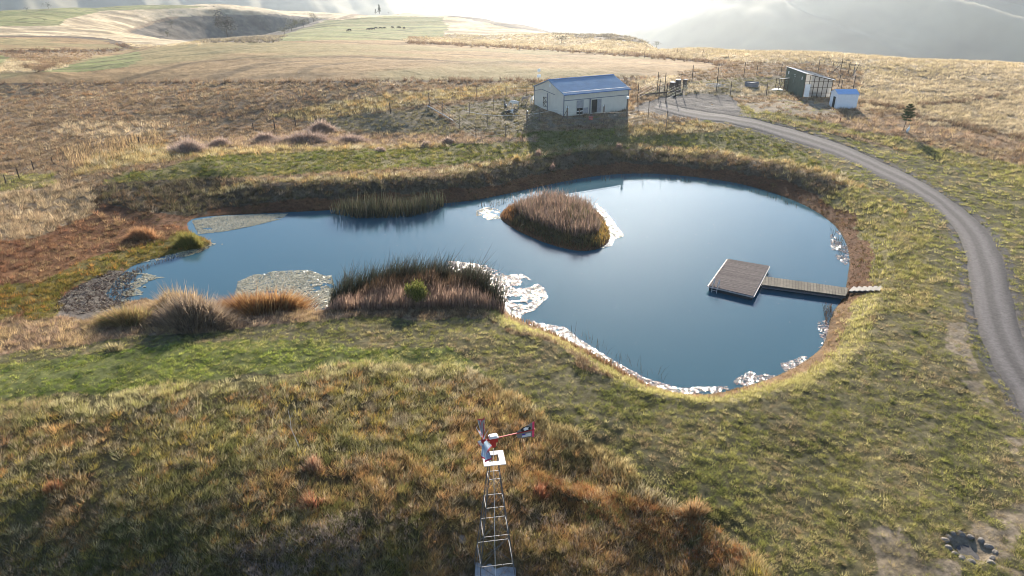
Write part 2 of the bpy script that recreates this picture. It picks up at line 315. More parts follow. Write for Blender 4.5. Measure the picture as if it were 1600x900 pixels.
# cover classes: ground colours (2), tuft palette, height range, density, width, splay
C = {
 'brown':  dict(g=((.20,.135,.085),(.30,.215,.125)), p=[(.25,.165,.105),(.36,.26,.15),(.46,.35,.21),(.22,.15,.11),(.37,.21,.11),(.50,.40,.24)], h=(.25,.6), d=.8, w=.03),
 'stubble':dict(g=((.25,.16,.072),(.38,.25,.12)), p=[(.40,.30,.16)], h=(.08,.12), d=0.0, w=.03),
 'green':  dict(g=((.17,.19,.06),(.26,.24,.10)), p=[(.2,.22,.07)], h=(.08,.12), d=0.0, w=.03),
 'sage_shade':   dict(g=((.10,.088,.075),(.19,.155,.12)), p=[(.2,.17,.13),(.3,.25,.17)], h=(.3,.6), d=.5, w=.05),  # sage grey cover, darkened to put the hillside's shade into its colour
 'pale':   dict(g=((.42,.32,.19),(.58,.46,.30)), p=[(.66,.53,.35),(.72,.60,.42),(.58,.46,.29),(.50,.41,.22)], h=(.3,.75), d=.9, w=.035),
 'lawn':   dict(g=((.075,.068,.035),(.16,.135,.07)), p=[(.22,.23,.065),(.32,.305,.09),(.42,.38,.13),(.19,.195,.055),(.48,.41,.19),(.38,.29,.16)], h=(.07,.19), d=1.0, w=.022),  # ground tones darkened to paint in shade between the tussocks
 'lush':   dict(g=((.09,.10,.03),(.14,.15,.05)), p=[(.20,.27,.05),(.31,.36,.07),(.40,.41,.10),(.15,.19,.04),(.42,.38,.14)], h=(.10,.22), d=1.0, w=.022),
 'farlawn':dict(g=((.14,.13,.045),(.22,.18,.08)), p=[(.13,.15,.035),(.20,.20,.05),(.30,.25,.08),(.11,.12,.03)], h=(.12,.35), d=1.0, w=.025),
 'slope':  dict(g=((.09,.07,.035),(.14,.11,.055)), p=[(.20,.20,.07),(.34,.31,.12),(.46,.40,.20),(.25,.23,.07),(.54,.46,.27),(.52,.40,.10),(.28,.22,.12),(.42,.36,.20),(.54,.29,.11),(.38,.31,.21)], h=(.22,.55), d=1.0, w=.02),
 'slopewarm':dict(g=((.11,.08,.04),(.17,.12,.06)), p=[(.24,.20,.08),(.50,.38,.20),(.60,.45,.16),(.60,.37,.15),(.38,.25,.12),(.54,.30,.13),(.44,.34,.22),(.58,.46,.28),(.30,.27,.09)], h=(.22,.55), d=1.0, w=.02),
 'brow':   dict(g=((.17,.14,.06),(.25,.20,.10)), p=[(.50,.44,.22),(.58,.50,.28),(.40,.36,.14),(.46,.34,.18),(.34,.32,.10)], h=(.2,.4), d=1.0, w=.02),
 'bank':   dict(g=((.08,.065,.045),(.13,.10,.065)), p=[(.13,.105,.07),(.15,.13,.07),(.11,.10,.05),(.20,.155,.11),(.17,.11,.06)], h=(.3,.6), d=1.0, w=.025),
 'wet':    dict(g=((.11,.055,.03),(.17,.085,.04)), p=[(.14,.075,.045),(.19,.095,.05),(.11,.085,.045),(.16,.11,.05)], h=(.08,.22), d=1.0, w=.022),
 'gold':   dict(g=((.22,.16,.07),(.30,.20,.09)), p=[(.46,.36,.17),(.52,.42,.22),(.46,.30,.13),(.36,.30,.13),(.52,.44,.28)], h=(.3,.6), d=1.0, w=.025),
 'olivegold':dict(g=((.15,.13,.06),(.22,.18,.085)), p=[(.32,.30,.10),(.42,.36,.14),(.25,.24,.08),(.46,.37,.18)], h=(.2,.42), d=1.0, w=.024),
 'rust':   dict(g=((.15,.07,.035),(.22,.11,.05)), p=[(.24,.12,.07),(.32,.17,.09),(.19,.11,.07),(.28,.19,.10),(.42,.27,.14)], h=(.15,.4), d=1.0, w=.022),
 'marshgreen':dict(g=((.12,.10,.035),(.18,.14,.04)), p=[(.20,.17,.04),(.28,.20,.05),(.15,.14,.03),(.34,.18,.05)], h=(.15,.4), d=1.0, w=.022),
 'drypale':dict(g=((.30,.23,.14),(.40,.30,.19)), p=[(.48,.37,.22),(.40,.30,.18),(.34,.23,.14),(.55,.44,.28)], h=(.25,.6), d=1.0, w=.025),
 'dryrose':dict(g=((.24,.17,.11),(.30,.21,.13)), p=[(.42,.30,.20),(.48,.35,.22),(.36,.24,.16),(.52,.38,.20)], h=(.25,.55), d=1.0, w=.02),
 'mud':    dict(g=((.07,.055,.05),(.20,.17,.14)), p=[(.10,.07,.06)], h=(.05,.1), d=.15, w=.04),
 'gravel': dict(g=((.085,.076,.072),(.12,.108,.102)), p=[(.3,.22,.12)], h=(.05,.1), d=.03, w=.03),
 'bare':   dict(g=((.15,.12,.08),(.27,.215,.15)), p=[(.34,.28,.13),(.24,.24,.08),(.40,.31,.17)], h=(.05,.12), d=.8, w=.02),
 'pen':    dict(g=((.16,.13,.08),(.24,.19,.12)), p=[(.16,.16,.05),(.24,.21,.09),(.30,.24,.14),(.15,.13,.07)], h=(.1,.3), d=.8, w=.03),
 'rim':    dict(g=((.20,.17,.08),(.28,.23,.11)), p=[(.44,.40,.16),(.52,.45,.20),(.36,.33,.12)], h=(.15,.35), d=1.0, w=.022),
 'edge':   dict(g=((.09,.065,.05),(.15,.11,.075)), p=[(.20,.13,.09),(.15,.10,.07),(.28,.2,.12)], h=(.3,.8), d=.8, w=.03),
 'shore':  dict(g=((.16,.10,.055),(.24,.15,.08)), p=[(.36,.24,.13),(.30,.18,.09),(.42,.31,.17),(.24,.18,.08)], h=(.06,.18), d=1.0, w=.02),
}
names = list(C); ID = {n: i for i, n in enumerate(names)}
RG = [  # painter's order, survey pixels
 ('stubble', [(-400,134),(0,131),(400,128),(700,126),(850,127),(1000,121),(1130,117),(1160,106),(1100,95),(1000,87),(900,80.5),(800,74),(700,69),(640,66),(620,61),(430,50),(330,60),(220,74),(150,88),(60,108),(-400,122)]),
 ('green', [(60,112),(150,92),(218,80),(222,92),(200,105),(120,113)]), ('green', [(380,60),(480,50),(640,56),(640,63),(500,63),(400,66)]),
 ('pale', [(625,62),(640,66),(700,69),(800,74),(900,81),(1000,88),(1100,93),(1200,98),(1280,100),(1350,112),(1340,150),(1345,172),(1400,172),(1450,196),(1540,205),(1600,225),(2100,260),(2100,60),(1600,70),(1000,40),(720,0),(690,20),(700,50),(692,62)]),
 ('sage_shade', [(430,66),(330,66),(250,64),(200,50),(280,26),(420,8),(520,10),(520,28),(480,45)]),
 ('pale', [(-400,60),(0,56),(190,64),(210,74),(320,68),(250,60),(190,50),(260,26),(420,22),(520,30),(560,20),(400,-30),(-400,-30)]),
 ('sage_shade', [(650,22),(700,-10),(800,-10),(1000,40),(1030,70),(900,58),(800,44),(720,27)]),
 ('pale', [(480,50),(500,34),(600,18),(700,20),(720,60),(660,60),(600,30),(520,36)]),
 ('green', [(425,62),(510,32),(600,25),(690,27),(699,42),(692,58),(600,56)]),
 ('green', [(-400,45),(0,41),(95,40),(110,28),(160,17),(330,11),(250,5),(100,8),(-400,24)]),
 ('stubble', [(-400,60),(0,57),(100,57),(170,62),(205,73),(190,79),(100,80),(-400,82)]),
 ('pale', [(-400,96),(0,94),(60,96),(110,104),(50,112),(-400,120)]),
 ('green',[(-400,84),(0,86),(18,92),(0,102),(-400,100)]),
 ('edge', [(-400,54),(0,56),(100,56),(170,60),(207,72),(200,77),(165,63),(100,58.5),(0,58.5),(-400,57)]),
 ('edge', [(-400,78),(0,79),(100,78),(200,77),(190,80),(60,83),(-400,85)]),
 ('edge', [(60,112),(100,100),(100,96),(30,104)]),
 ('edge', [(-400,134),(0,130),(400,127),(700,125.2),(850,126),(1000,120),(1000,121.5),(850,128.5),(700,127.5),(400,130),(0,133),(-400,138)]),
 ('edge', [(640,64.5),(700,68),(800,73),(900,79.5),(1000,86),(1100,94.5),(1150,103),(1150,108),(1100,97.5),(1000,88.5),(900,81.5),(800,75),(700,70),(630,67)]),
 ('brown', [(50,98),(110,90),(105,101),(40,110)]),
 ('edge', [(1430,163),(1500,158),(1590,145),(1590,147.5),(1500,161),(1430,167)]), ('edge', [(1340,158),(1420,168),(1440,183),(1520,198),(1600,216),(1600,221),(1520,203),(1440,188),(1410,172),(1340,162)]),
 ('olivegold', [(1140,160),(1260,185),(1400,215),(1500,240),(1620,262),(2100,300),(2100,420),(1600,330),(1480,262),(1350,215),(1150,178)]),
 ('dryrose', [(1290,185),(1340,178),(1420,190),(1600,222),(1600,236),(1450,215),(1330,205)]),
 ('lawn', [(1150,178),(1250,198),(1400,235),(1500,262),(1620,300),(2100,400),(2100,1000),(1195,1000),(1190,900),(1100,812),(1000,745),(900,680),(800,618),(700,572),(560,572),(420,587),(300,602),(150,624),(-400,660),
           (-400,590),(0,556),(200,528),(400,513),(560,497),(640,497),(760,500),(800,520),(870,538),(940,576),(1010,603),(1080,620),(1160,618),(1240,598),(1300,566),(1350,510),(1405,450),(1436,385),(1400,330),(1330,285),(1250,253),(1150,232),(1090,214),(1060,192),(1100,186)]),
 ('lush', [(-400,590),(0,572),(250,540),(450,528),(560,545),(700,545),(760,590),(600,570),(400,580),(200,612),(-400,645)]),
 ('bare', [(1140,190),(1170,188),(1240,212),(1250,222),(1190,206)]),
 ('bare', [(1370,830),(1420,810),(1460,850),(1560,800),(1600,790),(2000,800),(2000,1000),(1300,1000),(1360,900)]),
 ('bare', [(1560,680),(1620,690),(1660,780),(1600,760)]), ('bare',[(1470,500),(1505,500),(1520,560),(1560,640),(1520,620),(1480,560)]),
 ('slope', [(-400,662),(150,624),(300,602),(420,587),(560,572),(700,572),(800,618),(900,680),(1000,745),(1100,812),(1190,900),(1230,1100),(-400,1100)]),
 ('slopewarm', [(740,600),(860,670),(960,740),(1060,810),(1160,900),(1200,1000),(640,1000),(640,860),(700,760),(700,660)]),
 ('slopewarm', [(380,735),(520,720),(640,715),(700,740),(690,810),(560,800),(420,790)]), ('slopewarm', [(-400,660),(0,668),(180,655),(170,690),(60,720),(-400,720)]), ('slopewarm', [(60,740),(160,735),(170,800),(120,860),(60,850)]),
 ('brow', [(-400,660),(150,622),(300,600),(420,585),(560,570),(700,570),(770,600),(750,606),(700,592),(560,588),(430,602),(300,620),(150,645),(-400,690)]),
 ('gold', [(720,575),(800,616),(900,678),(1000,743),(1100,810),(1200,905),(1170,905),(1085,830),(980,758),(880,695),(790,634),(715,594)]),
 ('farlawn', [(160,288),(200,270),(260,262),(330,240),(450,228),(650,222),(850,205),(960,200),(1060,192),(1150,200),(1250,235),(1330,275),(1400,320),(1330,292),(1250,262),(1150,240),(1040,228),(960,234),(840,248),(660,262),(400,276)]),
 ('gold', [(150,268),(230,238),(330,232),(500,226),(700,222),(700,230),(500,236),(330,243),(240,256)]),
 ('gold', [(960,198),(1060,190),(1150,196),(1120,206),(1050,212),(960,214)]),
 ('dryrose', [(260,222),(500,208),(700,212),(840,215),(840,222),(650,226),(450,230),(250,236)]),
 ('pen', [(690,168),(840,146),(845,200),(800,212),(720,206)]), ('pen', [(470,190),(670,168),(720,206),(700,212),(520,205)]),
 ('gold', [(420,180),(500,165),(600,148),(840,128),(850,140),(680,162),(480,190)]),
 ('brown', [(1060,112),(1150,104),(1340,110),(1345,122),(1240,122),(1060,126)]),
 ('pen', [(1000,150),(1060,128),(1240,118),(1240,150),(1140,152)]), ('pale',[(990,126),(1060,118),(1060,128),(1000,140)]), ('pale',[(1070,134),(1120,130),(1125,142),(1070,145)]), ('pale',[(1160,140),(1195,138),(1195,148),(1155,150)]),
 ('bare', [(1150,152),(1300,158),(1310,180),(1180,178)]),
 ('bare', [(840,182),(885,183),(990,174),(1000,195),(960,190),(860,200)]), ('drypale', [(985,180),(1040,178),(1040,192),(985,198)]),
 ('gravel', [(985,168),(1030,152),(1085,146),(1138,148),(1150,158),(1160,178),(1120,188),(1060,184),(1000,176)]),
 ('drypale', [(-400,430),(60,370),(150,335),(145,300),(90,285),(-400,330)]),
 ('olivegold', [(-400,330),(0,300),(90,290),(80,270),(-400,290)]), ('gold', [(110,275),(150,240),(260,222),(260,235),(170,268)]), ('drypale', [(60,205),(120,190),(260,195),(280,205),(150,215)]),
 ('rust', [(-400,560),(0,500),(80,490),(160,440),(290,398),(330,384),(320,362),(290,345),(200,330),(150,330),(60,370),(-400,430)]),
 ('bank', [(140,296),(180,286),(250,282),(345,275),(345,338),(292,346),(210,335),(150,318)]), ('wet', [(150,316),(210,328),(290,338),(345,330),(345,340),(292,352),(230,352),(160,335)]),
 ('marshgreen', [(-400,560),(0,500),(90,460),(170,430),(300,392),(332,384),(320,366),(285,362),(260,375),(150,400),(60,440),(-400,480)]),
 ('marshgreen', [(30,500),(40,470),(90,455),(100,470),(85,495)]),
 ('dryrose', [(-400,590),(0,556),(200,528),(400,513),(560,497),(500,488),(450,478),(200,472),(100,497),(-400,540)]),
 ('mud', [(85,495),(95,465),(170,424),(200,425),(200,480),(130,500)]),
]
def warp(px, py, x, y):
    r = np.hypot(x, y); k = F/np.maximum(r, 20)
    s = np.clip(17/np.maximum(r, 17), .02, 1)
    g = 1+5*smooth(150, 350, r)
    return px+(fbm(x, y, 2.4*g, 40, 3)-.5)*k*1.5*g, py+(fbm(x, y, 2.1*g, 50, 3)-.5)*k*1.8*s*g
def classify(px, py, sdist, isl, x, y):
    c = np.full(px.shape, ID['brown'])
    wx, wy = warp(px, py, x, y)
    patchy = fbm(x, y, 1.7, 66, 3)
    for nme, P in RG:
        m_ = inside(P, wx, wy)
        if nme == 'bare': m_ &= patchy > .47
        c[m_] = ID[nme]
    r = np.hypot(x, y); a = np.arctan2(x, y)
    nz = (fbm(x, y, 3, 60, 3)-.5)
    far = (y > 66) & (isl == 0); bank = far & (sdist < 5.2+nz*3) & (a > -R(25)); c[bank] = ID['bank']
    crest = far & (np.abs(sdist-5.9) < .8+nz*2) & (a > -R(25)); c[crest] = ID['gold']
    rs = (y > 45) & (y <= 75) & (x > 12) & (isl == 0) & (sdist < 6.5+nz*3); c[rs] = ID['olivegold']
    c[(y > 38) & (x > 14) & (isl == 0) & (sdist < 1.5+nz*2)] = ID['wet']
    c[far & (sdist < 1.9+nz*1.5) & (a > -R(25))] = ID['wet']
    nearr = (y <= 49) & (a > -R(3)); c[nearr & (sdist < 2.4+nz*2) & (isl == 0)] = ID['rim']; c[nearr & (sdist < 1.15+nz) & (sdist > -1)] = ID['shore']
    c[(isl == 1) & (sdist > 0)] = ID['bank']; c[(isl == 1) & (sdist > 0) & (sdist < .9)] = ID['wet']
    return c
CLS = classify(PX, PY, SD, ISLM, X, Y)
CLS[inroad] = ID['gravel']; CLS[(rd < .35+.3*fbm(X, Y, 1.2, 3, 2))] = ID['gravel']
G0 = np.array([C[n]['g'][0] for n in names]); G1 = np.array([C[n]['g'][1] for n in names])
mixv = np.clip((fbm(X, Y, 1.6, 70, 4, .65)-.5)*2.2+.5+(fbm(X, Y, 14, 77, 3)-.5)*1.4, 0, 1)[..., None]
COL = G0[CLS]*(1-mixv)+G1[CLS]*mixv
# drilled rows and tractor lines of the fields
fld = (CLS == ID['stubble']) | (CLS == ID['green'])
wob = fbm(X, Y, 60, 80, 3)*26
rowv = .5*fbm(X*.05+wob*.4, Y+wob, 3.6, 83, 3)+.5*fbm(X*.04+wob*.2, Y+wob, 10, 86, 2)
tram = smooth(.93, .99, np.abs(np.sin((Y+wob*1.7+X*.12)/6.5)))*smooth(.35, .6, fbm(X, Y, 40, 87, 2))
t2_ = smooth(.94, .99, np.abs(np.sin((X*.95-Y*.45+fbm(X, Y, 50, 88, 3)*60)/6.0)))*smooth(-5, -40, X)*smooth(.4, .6, fbm(X, Y, 60, 89, 2)); tram = np.maximum(tram, t2_)
COL = np.where(fld[..., None], COL*(0.38+1.15*rowv[..., None])*(1-.45*tram[..., None]), COL)
patch = smooth(.52, .66, fbm(X, Y*2.2, 55, 90, 3))[..., None]
COL = np.where((CLS == ID['stubble'])[..., None], COL*(1-patch*.45)+np.array([.22,.215,.09])*patch*.45, COL)
strp = smooth(.3, .7, fbm(X*.6+Y*.25, Y*1.3, 12, 95, 4, .65))[..., None]
COL = np.where(((CLS == ID['pale']) | (CLS == ID['sage_shade']))[..., None], COL*(.55+.7*strp), COL)
# pond bed
COL = np.where((SD < 0)[..., None], np.array([.05,.05,.035]), COL)

def grid_mesh(name, X, Y, Z, colarr, wrap):
    na, nrr = X.shape; V = np.stack([X, Y, Z], -1).reshape(-1, 3)
    i = np.arange(na if wrap else na-1); j = np.arange(nrr-1); I, J = np.meshgrid(i, j, indexing='ij'); I2 = (I+1) % na
    q = np.stack([I*nrr+J, I*nrr+J+1, I2*nrr+J+1, I2*nrr+J], -1).reshape(-1, 4)[:, ::-1]
    return raw_mesh(name, V, q, colarr.reshape(-1, 3))
def raw_mesh(name, V, faces, colarr=None, smoothf=True):
    k = faces.shape[1]; me = bpy.data.meshes.new(name)
    me.vertices.add(len(V)); me.vertices.foreach_set('co', np.ascontiguousarray(V, np.float32).ravel())
    me.loops.add(faces.size); me.loops.foreach_set('vertex_index', np.ascontiguousarray(faces, np.int32).ravel())
    me.polygons.add(len(faces)); me.polygons.foreach_set('loop_start', np.arange(0, faces.size, k, dtype=np.int32))
    if smoothf: me.polygons.foreach_set('use_smooth', np.ones(len(faces), bool))
    me.update(calc_edges=True)
    if colarr is not None:
        a = me.color_attributes.new('cover', 'FLOAT_COLOR', 'POINT')
        a.data.foreach_set('color', np.ascontiguousarray(np.c_[colarr, np.ones(len(colarr))], np.float32).ravel())
    return me
def ground_mat():
    m = bpy.data.materials.new('earth_and_stubble'); m.use_nodes = True; n = m.node_tree.nodes; l = m.node_tree.links; b = n['Principled BSDF']
    at = n.new('ShaderNodeAttribute'); at.attribute_name = 'cover'
    tc = n.new('ShaderNodeTexCoord'); nz = n.new('ShaderNodeTexNoise'); nz.inputs['Scale'].default_value = 3.5; nz.inputs['Detail'].default_value = 8; nz.inputs['Roughness'].default_value = .7
    l.new(tc.outputs['Object'], nz.inputs['Vector'])
    mr = n.new('ShaderNodeMapRange'); mr.inputs[1].default_value = .3; mr.inputs[2].default_value = .7; mr.inputs[3].default_value = .55; mr.inputs[4].default_value = 1.4
    l.new(nz.outputs[0], mr.inputs[0])
    mx = n.new('ShaderNodeMix'); mx.data_type = 'RGBA'; mx.blend_type = 'MULTIPLY'; mx.inputs[0].default_value = 1
    l.new(at.outputs['Color'], mx.inputs[6]); l.new(mr.outputs[0], mx.inputs[7]); l.new(mx.outputs[2], b.inputs['Base Color'])
    b.inputs['Roughness'].default_value = .95; b.inputs['Specular IOR Level'].default_value = .15
    n3 = n.new('ShaderNodeTexNoise'); n3.inputs['Scale'].default_value = .6; n3.inputs['Detail'].default_value = 10; n3.inputs['Roughness'].default_value = .75; l.new(tc.outputs['Object'], n3.inputs['Vector'])
    bp = n.new('ShaderNodeBump'); bp.inputs['Strength'].default_value = .7; bp.inputs['Distance'].default_value = .35
    l.new(n3.outputs[0], bp.inputs['Height']); l.new(bp.outputs[0], b.inputs['Normal'])
    return m
M_ground = ground_mat()
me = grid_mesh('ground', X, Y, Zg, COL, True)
tag(link_mesh('ground', me, M_ground), kind='structure')

# ------------------------------------------------------------------ mountains
def mountains():
    a = np.linspace(-R(75), R(75), 760); rr = np.linspace(1150, 5600, 300); A_, R_ = np.meshgrid(a, rr, indexing='ij')
    x = R_*np.sin(A_); y = R_*np.cos(A_); ad = np.degrees(A_)
    right = smooth(4, 20, ad); left = smooth(-2.0, -16, ad)
    d = fbm(x, y, 800, 120, 3)*260
    u = (x*.80+y*.35+d)/210.0                          # spurs slant down to the canyon
    rid = np.abs((u % 1)-.5)*2; rid = rid*(.6+.4*np.abs(((u*2.7) % 1)-.5)*2)
    fa = smooth(1150, 2700, R_+300*right-250*left)
    h = -240+fa*(150+right*230+left*170)+fa*(rid-.4)*(80*right+38*left+14)*(1.2-.5*fa)+fa*(fbm(x, y, 160, 160, 4)-.5)*50
    c = np.clip(fbm(x, y, 90, 150, 4)*1.4-.2, 0, 1)[..., None]
    cc = np.array([.16,.15,.11])*(1-c)+np.array([.36,.31,.21])*c
    na, nrr = x.shape; V = np.stack([x, y, h], -1).reshape(-1, 3)
    I, J = np.meshgrid(np.arange(na-1), np.arange(nrr-1), indexing='ij')
    q = np.stack([I*nrr+J, I*nrr+J+1, (I+1)*nrr+J+1, (I+1)*nrr+J], -1).reshape(-1, 4)[:, ::-1]
    tag(link_mesh('hills', raw_mesh('hills', V, q, cc.reshape(-1, 3)), M_ground), kind='structure')
mountains()

# ------------------------------------------------------------------ haze
mb = MB(); mb.box((0, 0, -20), (13400, 13400, 560)); hz = mb.build('haze', None)
m = bpy.data.materials.new('haze_air'); m.use_nodes = True; n = m.node_tree.nodes; n.remove(n['Principled BSDF'])
pv = n.new('ShaderNodeVolumePrincipled'); pv.inputs['Density'].default_value = HAZE; pv.inputs['Color'].default_value = (.86,.93,1.0,1); pv.inputs['Anisotropy'].default_value = .8
m.node_tree.links.new(pv.outputs[0], n['Material Output'].inputs['Volume']); hz.data.materials.append(m)
tag(hz, kind='stuff')

# ------------------------------------------------------------------ water
def water_mat():
    m = bpy.data.materials.new('pond_water'); m.use_nodes = True; n = m.node_tree.nodes; l = m.node_tree.links; b = n['Principled BSDF']
    b.inputs['Base Color'].default_value = (.042,.098,.126,1); b.inputs['Roughness'].default_value = .0; b.inputs['IOR'].default_value = 1.333
    tc = n.new('ShaderNodeTexCoord'); nz = n.new('ShaderNodeTexNoise'); nz.inputs['Scale'].default_value = .9; nz.inputs['Detail'].default_value = 3
    l.new(tc.outputs['Object'], nz.inputs['Vector'])
    bp = n.new('ShaderNodeBump'); bp.inputs['Strength'].default_value = .008; bp.inputs['Distance'].default_value = .04
    l.new(nz.outputs[0], bp.inputs['Height']); l.new(bp.outputs[0], b.inputs['Normal'])
    return m
P = SHW; nP = len(P); mb = MB()
area = .5*np.sum(P[:,0]*np.roll(P[:,1],-1)-np.roll(P[:,0],-1)*P[:,1]); tn = np.roll(P,-1,0)-np.roll(P,1,0); tn /= np.linalg.norm(tn, axis=1)[:,None]
nrm = np.c_[tn[:,1], -tn[:,0]]*np.sign(area); PO = P+nrm*.35
mb.poly([(x, y, 0) for x, y in PO]); bmesh.ops.triangulate(mb.bm, faces=mb.bm.faces)
wt = mb.build('water', water_mat())
if wt.data.polygons[0].normal.z < 0: wt.data.flip_normals()
tag(wt, kind='structure')

# ------------------------------------------------------------------ road
def road():
    n = 9; V = []; Fc = []; uv = []
    for i in range(len(el)):
        for k in range(n):
            t = k/(n-1); q = el[i]*(1-t)+er[i]*t
            V.append((q[0], q[1])); uv.append((t, i*.2))
    V = np.array(V); z = terrain(V[:,0], V[:,1])[0].reshape(-1, n)
    zc = z.copy()
    for i in range(len(el)):
        lin = np.linspace(z[i,0], z[i,-1], n); zc[i] = .3*z[i]+.7*lin
    t = np.linspace(0, 1, n); crown = .05*np.sin(t*math.pi)+.0; rut = -.035*(np.exp(-((t-.3)/.07)**2)+np.exp(-((t-.7)/.07)**2))
    zc += crown+rut; zc[:,0] -= .14; zc[:,-1] -= .14; V3 = np.c_[V, zc.ravel()]
    for i in range(len(el)-1):
        for k in range(n-1): a = i*n+k; Fc.append((a, a+1, a+n+1, a+n))
    me = raw_mesh('gravel_road', V3, np.array(Fc)); me.uv_layers.new(name='UVMap'); u = np.array(uv)
    me.uv_layers[0].data.foreach_set('uv', u[np.array(Fc).ravel()].astype(np.float32).ravel())
    m = bpy.data.materials.new('gravel'); m.use_nodes = True; nn = m.node_tree.nodes; l = m.node_tree.links; b = nn['Principled BSDF']; b.inputs['Roughness'].default_value = .9; b.inputs['Specular IOR Level'].default_value = .2
    tc = nn.new('ShaderNodeTexCoord'); sx = nn.new('ShaderNodeSeparateXYZ'); l.new(tc.outputs['UV'], sx.inputs[0])
    wn = nn.new('ShaderNodeTexNoise'); wn.inputs['Scale'].default_value = .12; wn.inputs['Detail'].default_value = 2; l.new(tc.outputs['Object'], wn.inputs['Vector'])
    ad = nn.new('ShaderNodeMath'); ad.operation = 'MULTIPLY_ADD'; ad.inputs[1].default_value = .16; l.new(wn.outputs[0], ad.inputs[0]); l.new(sx.outputs[0], ad.inputs[2])
    cr = nn.new('ShaderNodeValToRGB'); l.new(ad.outputs[0], cr.inputs[0]); e = cr.color_ramp.elements
    e[0].position = 0; e[0].color = (.095,.085,.08,1); e[1].position = 1; e[1].color = (.085,.077,.074,1)
    for p_, c_ in ((.2,.10),(.33,.155),(.42,.14),(.5,.09),(.6,.10),(.7,.16),(.8,.14),(.92,.09)):
        q = e.new(p_); q.color = (c_, c_*.9, c_*.86, 1)
    gn = nn.new('ShaderNodeTexNoise'); gn.inputs['Scale'].default_value = 4; gn.inputs['Detail'].default_value = 8; gn.inputs['Roughness'].default_value = .8; l.new(tc.outputs['Object'], gn.inputs['Vector'])
    mr = nn.new('ShaderNodeMapRange'); mr.inputs[1].default_value = .3; mr.inputs[2].default_value = .7; mr.inputs[3].default_value = .6; mr.inputs[4].default_value = 1.35; l.new(gn.outputs[0], mr.inputs[0])
    mx = nn.new('ShaderNodeMix'); mx.data_type = 'RGBA'; mx.blend_type = 'MULTIPLY'; mx.inputs[0].default_value = 1; l.new(cr.outputs[0], mx.inputs[6]); l.new(mr.outputs[0], mx.inputs[7]); l.new(mx.outputs[2], b.inputs['Base Color'])
    bp = nn.new('ShaderNodeBump'); bp.inputs['Strength'].default_value = .6; bp.inputs['Distance'].default_value = .04; l.new(gn.outputs[0], bp.inputs['Height']); l.new(bp.outputs[0], b.inputs['Normal'])
    tag(link_mesh('gravel_road', me, m), kind='structure')
road()

# ------------------------------------------------------------------ vegetation
def veg_mat(name, trans=.45, rough=.7):
    m = bpy.data.materials.new(name); m.use_nodes = True; n = m.node_tree.nodes; l = m.node_tree.links; b = n['Principled BSDF']; out = n['Material Output']
    at = n.new('ShaderNodeAttribute'); at.attribute_name = 'cover'; l.new(at.outputs['Color'], b.inputs['Base Color'])
    b.inputs['Roughness'].default_value = rough; b.inputs['Specular IOR Level'].default_value = .2
    tr = n.new('ShaderNodeBsdfTranslucent'); l.new(at.outputs['Color'], tr.inputs['Color'])
    ms = n.new('ShaderNodeMixShader'); ms.inputs[0].default_value = trans; l.new(b.outputs[0], ms.inputs[1]); l.new(tr.outputs[0], ms.inputs[2]); l.new(ms.outputs[0], out.inputs['Surface'])
    return m
M_grass = veg_mat('grass_blades', .5); M_reed = veg_mat('reed_blades', .3); M_leaf = veg_mat('leaves', .35)
def blades(base, h, w, lean, colr, seg=1, tipk=.0):
    """base (N,3); lean (N,2) horizontal offset of the tip; w width; colr (N,3)"""
    n = len(base); ang = rng.random(n)*math.pi; sx = np.c_[np.cos(ang), np.sin(ang), np.zeros(n)]*(w/2)[:, None]
    tip = base+np.c_[lean, h]
    if seg == 1:
        V = np.stack([base-sx, base+sx, tip], 1).reshape(-1, 3); Fc = np.arange(3*n).reshape(-1, 3)
        c = np.repeat(colr, 3, 0); return V, Fc, c
    mid = base+np.c_[lean*.38, h*.6]
    V = np.stack([base-sx, base+sx, mid+sx*.8, mid-sx*.8, tip], 1).reshape(-1, 3); o = np.arange(n)[:, None]*5
    Fc = np.concatenate([o+np.array([[0,1,2]]), o+np.array([[0,2,3]]), o+np.array([[3,2,4]])], 0)
    return V, Fc, np.repeat(colr, 5, 0)
def tufts(x, y, z, hh, ww, colr, k, spread, splay, seg=1, jitter=.18, drift=(0,0)):
    """k blades round each tuft centre"""
    n = len(x); idx = np.repeat(np.arange(n), k); a = rng.random(n*k)*2*math.pi; q = np.sqrt(rng.random(n*k))
    rad = spread[idx]*q; h = hh[idx]*(1-.45*q*rng.random(n*k))*(.75+.35*rng.random(n*k))
    B = np.c_[x[idx]+rad*np.cos(a), y[idx]+rad*np.sin(a), z[idx]-.03]
    sp = splay*h*(.3+q)
    L = np.c_[sp*np.cos(a)+h*(rng.normal(0, .16, n*k)+drift[0]), sp*np.sin(a)+h*(rng.normal(0, .16, n*k)+drift[1])]
    c = colr[idx]*(1+rng.normal(0, jitter, (n*k, 1))); return blades(B, h, ww[idx]*(.7+.6*rng.random(n*k)), L, np.clip(c, .005, .9), seg)
def veg_obj(name, parts, mat, **tg):
    V = []; Fc = []; Cc = []; o = 0
    for v, f, c in parts: V.append(v); Fc.append(f+o); Cc.append(c); o += len(v)
    me = raw_mesh(name, np.concatenate(V), np.concatenate(Fc), np.concatenate(Cc), smoothf=False)
    return tag(link_mesh(name, me, mat), **tg)

